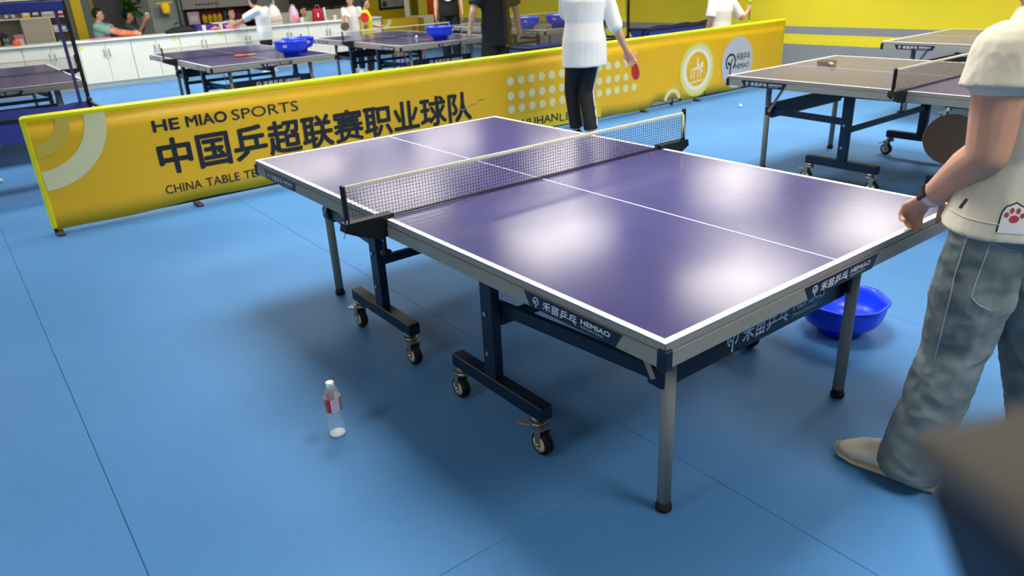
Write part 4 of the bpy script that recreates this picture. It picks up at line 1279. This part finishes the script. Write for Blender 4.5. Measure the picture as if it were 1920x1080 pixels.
    if shoes:
        for nm in 'LR':
            if nm == 'R' and not shoeR: continue
            a_, fd = Q['ankle' + nm], Q['fd' + nm]
            sd = fd.cross(up)
            o0 = Vector((a_.x, a_.y, a_.z - .09 * s))
            u = MB().loft([(o0 - fd * .075 * s + up * .045 * s, sd * .030 * s, up * .035 * s), (o0 - fd * .03 * s + up * .06 * s, sd * .038 * s, up * .052 * s), (o0 + fd * .05 * s + up * .05 * s, sd * .042 * s, up * .042 * s),
                           (o0 + fd * .13 * s + up * .035 * s, sd * .045 * s, up * .028 * s), (o0 + fd * .185 * s + up * .03 * s, sd * .03 * s, up * .018 * s)], 18).build('shoe', M[shoes], root)
            MB().loft([(o0 - fd * .085 * s + up * .012 * s, sd * .03 * s, up * .012 * s), (o0 + fd * .03 * s + up * .012 * s, sd * .04 * s, up * .012 * s), (o0 + fd * .13 * s + up * .012 * s, sd * .047 * s, up * .012 * s), (o0 + fd * .195 * s + up * .014 * s, sd * .028 * s, up * .012 * s)], 18).build('sole', M['sole'], u)
    return root, Q, child

# ---- man in cream t-shirt, left hand resting on the table end, black paddle in the other hand
man, Q, child = person('man in cream t-shirt and washed jeans with hand on the table end', (1.135, -.275), PI / 2, 1.70,
    J=dict(hipL=('w', 1.035, -.275, .86), hipR=('w', 1.235, -.28, .86), kneeL=('w', 1.005, -.255, .47), ankleL=('w', .955, -.215, .095), toeL=('w', .93, .05, .03),
           kneeR=('w', 1.28, -.36, .47), ankleR=('w', 1.30, -.47, .095), toeR=('w', 1.34, -.2, .03),
           pelvis=('w', 1.135, -.285, .90), waist=('w', 1.14, -.295, 1.06), chest=('w', 1.14, -.305, 1.22),
           shoulderL=('w', .970, -.245, 1.335), shoulderR=('w', 1.31, -.27, 1.335), elbowL=('w', .945, -.255, 1.085), wristL=('w', 1.125, -.065, .893),
           elbowR=('w', 1.43, -.25, 1.10), wristR=('w', 1.385, -.145, .945), neck=('w', 1.14, -.255, 1.42), head=('w', 1.14, -.22, 1.56)),
    shirt='cream_tee', pants='jeans', voxel=.0055, vS=.006, loose=1.7, flare=.016, sl_loose=.6, girth=1.0, arm_r=1.34, hem=.905, sleeve=.33, pant_r=1.45, shoes=None, cuff=(1.13, .092),
    handd={'L': ((.42, .62, -.55), (-.2, -.15, -1), -1, .85), 'R': ((-.5, .5, .5), (-.6, -.6, .2), 1, .9)},
    dispS=fold(.005, 9, 3.3, .5), dispP=fold(.008, 10, 8.1, 1.3))
# watch
wc = Q['wristL']; we = (Q['wristL'] - Q['elbowL']).normalized()
a_, b_, d_ = frame_of(we)
wp = wc - we * .02
WT = thing('wrist_watch', 'dark square watch with white strap on the left wrist of the man in cream', 'watch', wp)
st = MB()
n = 28
for k in range(n):
    t0, t1 = 2 * PI * k / n, 2 * PI * (k + 1) / n
    qs = []
    for rad in (.0355, .0385):
        for e in (-.012, .012):
            for t in (t0, t1):
                qs.append(st.bm.verts.new((a_ * math.cos(t) + b_ * math.sin(t)) * rad + we * e))
    i00, i01, i10, i11, o00, o01, o10, o11 = qs
    for fc in ((o00, o01, o11, o10), (i00, i10, i11, i01), (i00, i01, o01, o00), (i10, o10, o11, i11)):
        st.bm.faces.new(fc)
st.build('strap', M['watch_strap'], WT)
dirw = Vector((-.85, .45, .30)); dirw = (dirw - we * dirw.dot(we)).normalized()
Rw = Matrix((we, dirw.cross(we), dirw)).transposed()
MB().box(dirw * .041, (.046, .040, .012), Rw, .004).build('watch_case', M['black'], WT)
# sneaker on the left foot, modelled apart from the body
def sneaker(parent, o0, fd, s):
    up = Vector((0, 0, 1)); fd = Vector(fd).normalized(); sd = fd.cross(up); o0 = Vector(o0)
    u = MB().loft([(o0 - fd * .085 * s + up * .060 * s, sd * .034 * s, up * .045 * s), (o0 - fd * .04 * s + up * .082 * s, sd * .043 * s, up * .066 * s), (o0 + fd * .03 * s + up * .076 * s, sd * .046 * s, up * .062 * s),
                   (o0 + fd * .08 * s + up * .060 * s, sd * .049 * s, up * .048 * s), (o0 + fd * .14 * s + up * .048 * s, sd * .051 * s, up * .037 * s), (o0 + fd * .185 * s + up * .036 * s, sd * .038 * s, up * .022 * s), (o0 + fd * .205 * s + up * .032 * s, sd * .02 * s, up * .012 * s)], 24).build('shoe', M['shoe'], parent, 'cream sneaker upper')
    MB().loft([(o0 - fd * .105 * s + up * .018 * s, sd * .028 * s, up * .018 * s), (o0 - fd * .06 * s + up * .019 * s, sd * .043 * s, up * .019 * s), (o0 + fd * .03 * s + up * .016 * s, sd * .044 * s, up * .016 * s), (o0 + fd * .14 * s + up * .014 * s, sd * .053 * s, up * .014 * s),
               (o0 + fd * .19 * s + up * .018 * s, sd * .042 * s, up * .016 * s), (o0 + fd * .217 * s + up * .026 * s, sd * .02 * s, up * .012 * s)], 24).build('sole', M['sole'], u)
    MB().loft([(o0 + fd * .135 * s + up * .034 * s, sd * .051 * s, up * .026 * s), (o0 + fd * .185 * s + up * .032 * s, sd * .041 * s, up * .022 * s), (o0 + fd * .212 * s + up * .028 * s, sd * .02 * s, up * .013 * s)], 20).build('toe_cap', M['shoe_tan'], u)
    MB().loft([(o0 - fd * .02 * s + up * .035 * s, sd * .046 * s, up * .014 * s), (o0 + fd * .06 * s + up * .034 * s, sd * .049 * s, up * .014 * s), (o0 + fd * .13 * s + up * .03 * s, sd * .051 * s, up * .012 * s)], 20).build('side_panel', M['shoe_tan'], u)
    lc = MB()
    for k in range(4):
        c = o0 + fd * (.055 + .02 * k) * s + up * (.124 - .011 * k) * s
        lc.tube([c - sd * .026 * s - up * .012, c - sd * .01, c + sd * .01, c + sd * .026 * s - up * .012], .0035, 6)
    lc.build('laces', M['white_line'], u)
sneaker(man, (.958, -.195, 0), (-.10, 1, 0), 1.0)
sneaker(man, (1.30, -.45, 0), (.12, 1, 0), 1.0)
from mathutils.bvhtree import BVHTree
def bvh_of(o):
    return BVHTree.FromPolygons([v.co.copy() for v in o.data.vertices], [tuple(p.vertices) for p in o.data.polygons])
shirt_o = [c for c in man.children if c.name.startswith('shirt')][0]
jeans_o = [c for c in man.children if c.name.startswith('trousers')][0]
bs_, bj_ = bvh_of(shirt_o), bvh_of(jeans_o)
def hit(bv, y, z, off):
    d = Vector((.86, .5, 0)).normalized()
    p = Vector((1.0, y, z)) - d * .6
    h = bv.ray_cast(p, d)
    return (h[0] + h[1] * off) if h[0] is not None else None
def patch(name, pts, bv, m, off, parent):
    """flat print that follows the cloth: fan of rings inside the outline"""
    cy = sum(p[0] for p in pts) / len(pts); cz = sum(p[1] for p in pts) / len(pts)
    mb = MB(); rows = []
    for k in (.02, .35, .7, 1.0):
        row = []
        for y, z in pts:
            q = hit(bv, cy + (y - cy) * k, cz + (z - cz) * k, off)
            if q is None: return
            row.append(mb.bm.verts.new(q))
        rows.append(row)
    n = len(pts)
    for A, B in zip(rows, rows[1:]):
        for i in range(n):
            f = mb.bm.faces.new((A[i], A[(i + 1) % n], B[(i + 1) % n], B[i])); f.smooth = True
    mb.bm.faces.new(rows[0])
    return mb.build(name, m, parent)
def oval(y, z, a, b, n=14): return [(y + a * math.cos(2 * PI * k / n), z + b * math.sin(2 * PI * k / n)) for k in range(n)]
PY, PZ = -.318, .925
def arch(w, h, dn): 
    return [(PY + w * math.cos(t), PZ + h * math.sin(t) * (1 + .06 * math.cos(8 * t))) for t in [PI * k / 14 for k in range(15)]] + [(PY - w * 1.12, PZ - dn), (PY + w * 1.12, PZ - dn)]
patch('paw_outline', arch(.036, .040, .040), bs_, M['print_black'], .0012, shirt_o)
patch('paw_fill', arch(.032, .036, .041), bs_, M['white_tee'], .0024, shirt_o)
pad = mat('paw pad print', '#b8454c', .7)
for (dy, dz, a, b) in ((0, -.002, .013, .010), (-.020, .008, .0055, .007), (-.008, .020, .0055, .0075), (.008, .020, .0055, .0075), (.020, .008, .0055, .007)):
    patch('paw_pad', oval(PY + dy, PZ + dz, a, b), bs_, pad, .0036, shirt_o)
patch('shirt_mark', [(-.190, .922), (-.184, .922), (-.197, .952), (-.203, .952)], bs_, M['print_black'], .0014, shirt_o)
def seam(name, pts, bv, m, r, parent):
    q = []
    for (y0, z0), (y1, z1) in zip(pts, pts[1:]):
        for k in range(8):
            h = hit(bv, y0 + (y1 - y0) * k / 8, z0 + (z1 - z0) * k / 8, .0006)
            if h is not None: q.append(h)
    if len(q) > 2: MB().tube(q, r, 6).build(name, m, parent)
ms = mat('pale denim seam', '#a3afb4', .8)
seam('side_seam', [(-.215, .87), (-.20, .75), (-.195, .60), (-.19, .45)], bj_, ms, .0018, jeans_o)
seam('pocket_seam', [(-.275, .86), (-.262, .78), (-.25, .695), (-.275, .675), (-.315, .66)], bj_, ms, .0016, jeans_o)
seam('pocket_seam', [(-.275, .85), (-.32, .835), (-.36, .83)], bj_, ms, .0014, jeans_o)
seam('hem_seam', [(-.10 - .02 * k, .905) for k in range(18)], bs_, M['beige_tee'], .0012, shirt_o)
# shirt hem and sleeve hem
# black paddle in the far hand
def aim_paddle(P, c, n, hdir):
    z = Vector(n).normalized(); y = -Vector(hdir); y = (y - z * y.dot(z)).normalized(); x = y.cross(z)
    m = Matrix((x, y, z)).transposed().to_4x4(); m.translation = c
    P.matrix_world = m
    P.location = c; P.rotation_euler = m.to_euler()
P = paddle('black rubber paddle held by the man in the cream t-shirt', (0, 0, 0), (0, 0, 0), M['rubber_black'], M['red'], 1.04)
aim_paddle(P, Vector((1.255, -.035, 1.04)), (-2.3, -1.1, .5), Vector((.06, -.065, -.055)))

# ---- the others
WY = math.radians(85)
wm, Qw, chw = person('man in white long-sleeved top and black striped trousers holding a red paddle', (3.75, 4.32), WY, 1.78,
    J=dict(elbowR=('w', 3.99, 4.16, 1.08), wristR=('w', 4.11, 4.12, .84), shoulderR=('w', 3.93, 4.27, 1.42), shoulderL=('w', 3.63, 4.41, 1.43), elbowL=('w', 3.78, 4.60, 1.20), wristL=('w', 3.98, 4.62, 1.12),
           kneeR=('w', 3.80, 4.36, .48), ankleR=('w', 3.76, 4.24, .10), kneeL=('w', 3.74, 4.50, .49), ankleL=('w', 3.78, 4.47, .09)),
    shirt='white_tee', pants='black_pants', sleeve=1.02, hem=.72, loose=2.0, sl_loose=.7, flare=.02, voxel=.009, shoes='black', pant_r=1.1, head=True, dispS=fold(.006, 6, 1.2, .7), curl=.9,
    handd={'R': ((.35, -.25, -.75), (-.8, -.5, 0), 1, .9)})
to = [c for c in wm.children if c.name.startswith('trousers')][0]
bt = bvh_of(to)
for off in (-.022, .008):
    q = []
    rr = Vector((math.sin(WY), -math.cos(WY), 0)); ff = Vector((math.cos(WY), math.sin(WY), 0))
    dd = (-rr * .8 + ff * .6).normalized()
    for k in range(25):
        t = k / 24
        c = Qw['hipR'].lerp(Qw['kneeR'], t * 2) if t < .5 else Qw['kneeR'].lerp(Qw['ankleR'], (t - .5) * 1.85)
        h = bt.ray_cast(c - dd * .4 + ff * off, dd)
        if h[0] is not None: q.append(h[0] + h[1] * .001)
    if len(q) > 3: MB().tube(q, .009, 6).build('stripe', M['white_print'], to)
P = paddle('red rubber paddle in the right hand of the man in white', (0, 0, 0), (0, 0, 0), M['red'], M['rubber_black'])
aim_paddle(P, Qw['wristR'] + Vector((.080, -.044, -.195)), (-.95, .33, 0), Vector((-.05, .02, .13)))

person('man in black t-shirt and black shorts standing beside the table behind the banner', (4.82, 7.15), math.radians(75), 1.76,
       J=dict(elbowL=('w', 4.50, 7.20, 1.14), wristL=('w', 4.50, 7.28, .94), elbowR=('w', 5.12, 7.1, 1.10), wristR=('w', 5.15, 7.1, .90)),
       shirt='black_tee', pants='black_pants', shorts=True, sleeve=.75, hem=.70, loose=2.2, voxel=.011, pant_r=1.5, skin='skin_pale', dispS=fold(.006, 6, 5, .7))
lm, Ql, _ = person('man in black t-shirt with round white chest logo behind the tables', (6.93, 11.5), math.radians(-125), 1.76, shirt='black_tee', pants='black_pants', sleeve=.6, loose=1.8, voxel=.013, pant_r=1.3)
fl_ = Vector((math.cos(math.radians(-125)), math.sin(math.radians(-125)), 0)); rl = Vector((fl_.y, -fl_.x, 0))
mm = plane_mtx(Vector((6.93, 11.5, 1.23)) + fl_ * .158, -rl, (0, 0, 1))
MB().sector((0, 0), .075, .10, 0, 2 * PI, mm, .006).sector((0, 0), .02, .05, 0, 2 * PI, mm, .006).build('chest_logo', M['white_print'], lm)
yk, Qy, _ = person('child in yellow jersey holding up a red paddle by the far table', (5.10, 11.35), math.radians(-35), 1.27,
    J=dict(elbowR=('w', 4.98, 11.16, .82), wristR=('w', 4.935, 11.06, .845), elbowL=(-.18, .05, .83), wristL=(-.10, .22, .80)), shirt='yellow_tee', pants='black_pants', voxel=.011, loose=1.6, pant_r=1.3, curl=.9)
P = paddle('red rubber paddle held up by the child in the yellow jersey', (0, 0, 0), (0, 0, 0), M['red'], M['rubber_black'])
aim_paddle(P, Vector((4.90, 11.0, .985)), (-.72, -.68, .1), Vector((.03, .05, -.12)))
person('child in white shirt with dark collar behind the child in yellow', (5.06, 11.80), math.radians(-140), 1.34,
       J=dict(elbowR=('w', 4.86, 11.62, .86), wristR=('w', 4.76, 11.50, .85)), shirt='white_tee', pants='black_pants', voxel=.012, loose=1.6, pant_r=1.3)
P = paddle('black rubber paddle in the hand of the child in the white shirt', (0, 0, 0), (0, 0, 0), M['rubber_black'], M['red'])
aim_paddle(P, Vector((4.69, 11.36, .85)), (-.6, -.6, .6), Vector((.08, .13, 0)))
person('boy in white t-shirt leaning on the counter beside the table with two tubs', (4.07, 13.55), math.radians(125), 1.40,
       J=dict(head=('w', 3.97, 13.64, 1.285), neck=('w', 4.02, 13.60, 1.19), elbowL=('w', 3.75, 13.85, .96), wristL=('w', 3.72, 14.12, .90), elbowR=('w', 3.95, 13.95, .98), wristR=('w', 3.80, 14.18, .90)),
       shirt='white_tee', pants='black_pants', voxel=.012, loose=2.2, hem=.78, sleeve=.7, pant_r=1.2)
def seated(z0, **k):
    d = dict(hipL=(-.085, 0, .56 - z0), hipR=(.085, 0, .56 - z0), kneeL=(-.11, .08, .40 - z0), kneeR=(.11, .08, .40 - z0), ankleL=(-.11, -.06, .09 - z0), ankleR=(.11, -.06, .09 - z0))
    d.update(k); return d
tb, Qt, _ = person('boy in teal t-shirt with orange sleeve leaning on the far counter', (1.55, 15.06, -.29), math.radians(-25), 1.60,
    J=seated(-.29, elbowR=('w', 1.80, 14.76, .880), wristR=('w', 2.02, 14.70, .862), elbowL=('w', 1.86, 15.02, .90), wristL=('w', 2.04, 14.88, .875)),
    shirt='teal_tee', pants='black_pants', voxel=.011, loose=1.6, arm_r=1.1)
sl = MB(); chain(sl, [(Qt['elbowR'] + Vector((-.05, .02, .03)), .045), (Qt['elbowR'], .045), (Qt['wristR'], .034)])
o = bpy.data.objects.new('arm_sleeve', remesh(sl, .009, 1, M['orange'], 'arm_sleeve')); COL.objects.link(o); o.parent = tb
person('person in beige top with dark hair seated behind the counter', (4.0, 15.16, -.36), math.radians(-60), 1.52, shirt='beige_tee', pants='black_pants', voxel=.012, loose=2.4, hairlen=.10,
       J=seated(-.36, elbowL=('w', 4.24, 15.10, .74), wristL=('w', 4.18, 14.96, .66), elbowR=('w', 3.74, 15.0, .74), wristR=('w', 3.84, 14.95, .66)), sleeve=.9)
person('person in dark patterned top looking at a held object beside the plant', (2.20, 15.80, -.33), math.radians(-20), 1.56, shirt='camo', pants='black_pants', voxel=.012, loose=2.0, sleeve=1.3,
       J=seated(-.33, elbowR=('w', 2.28, 15.5, .82), wristR=('w', 2.40, 15.38, 1.02), elbowL=('w', 2.38, 15.75, .88), wristL=('w', 2.44, 15.52, 1.02)))
PH = thing('white_toy', 'small white object held by the person in the dark patterned top', 'toy', (2.48, 15.38, 1.11))
MB().lim(-.04, .04, -.012, .012, -.02, .08, bev=.01).build('body', M['white_obj'], PH); MB().ball((0, -.013, .03), .02, 10).build('knob', M['grey_obj'], PH)
person('child in pale green top with long black hair behind the counter', (5.55, 15.18, -.40), math.radians(-70), 1.50, shirt='green_tee', pants='black_pants', voxel=.012, hairlen=.16, loose=1.8,
       J=seated(-.40))
kb, Qk, _ = person('boy in white t-shirt holding a green tube behind the right end of the banner', (7.46, 5.62), math.radians(70), 1.33,
    J=dict(elbowR=('w', 7.74, 5.50, .85), wristR=('w', 7.90, 5.52, .93)), shirt='white_tee', pants='black_pants', voxel=.009, loose=2.2, sleeve=.85, hem=.78,
    handd={'R': ((.8, .1, .5), (0, .9, .1), 1, 1.0)})
SK = thing('green_tube', 'thin lime green tube held upright by the boy in white', 'tube', (7.985, 5.55, .76))
MB().cyl((0, 0, 0), (0, 0, .30), .012).build('tube_body', mat('clear grey tube', '#9ea48c', .3), SK)
MB().cyl((0, 0, -.02), (0, 0, .05), .016).build('end_cap', M['green_obj'], SK); MB().cyl((0, 0, .26), (0, 0, .32), .016).build('end_cap', M['green_obj'], SK)
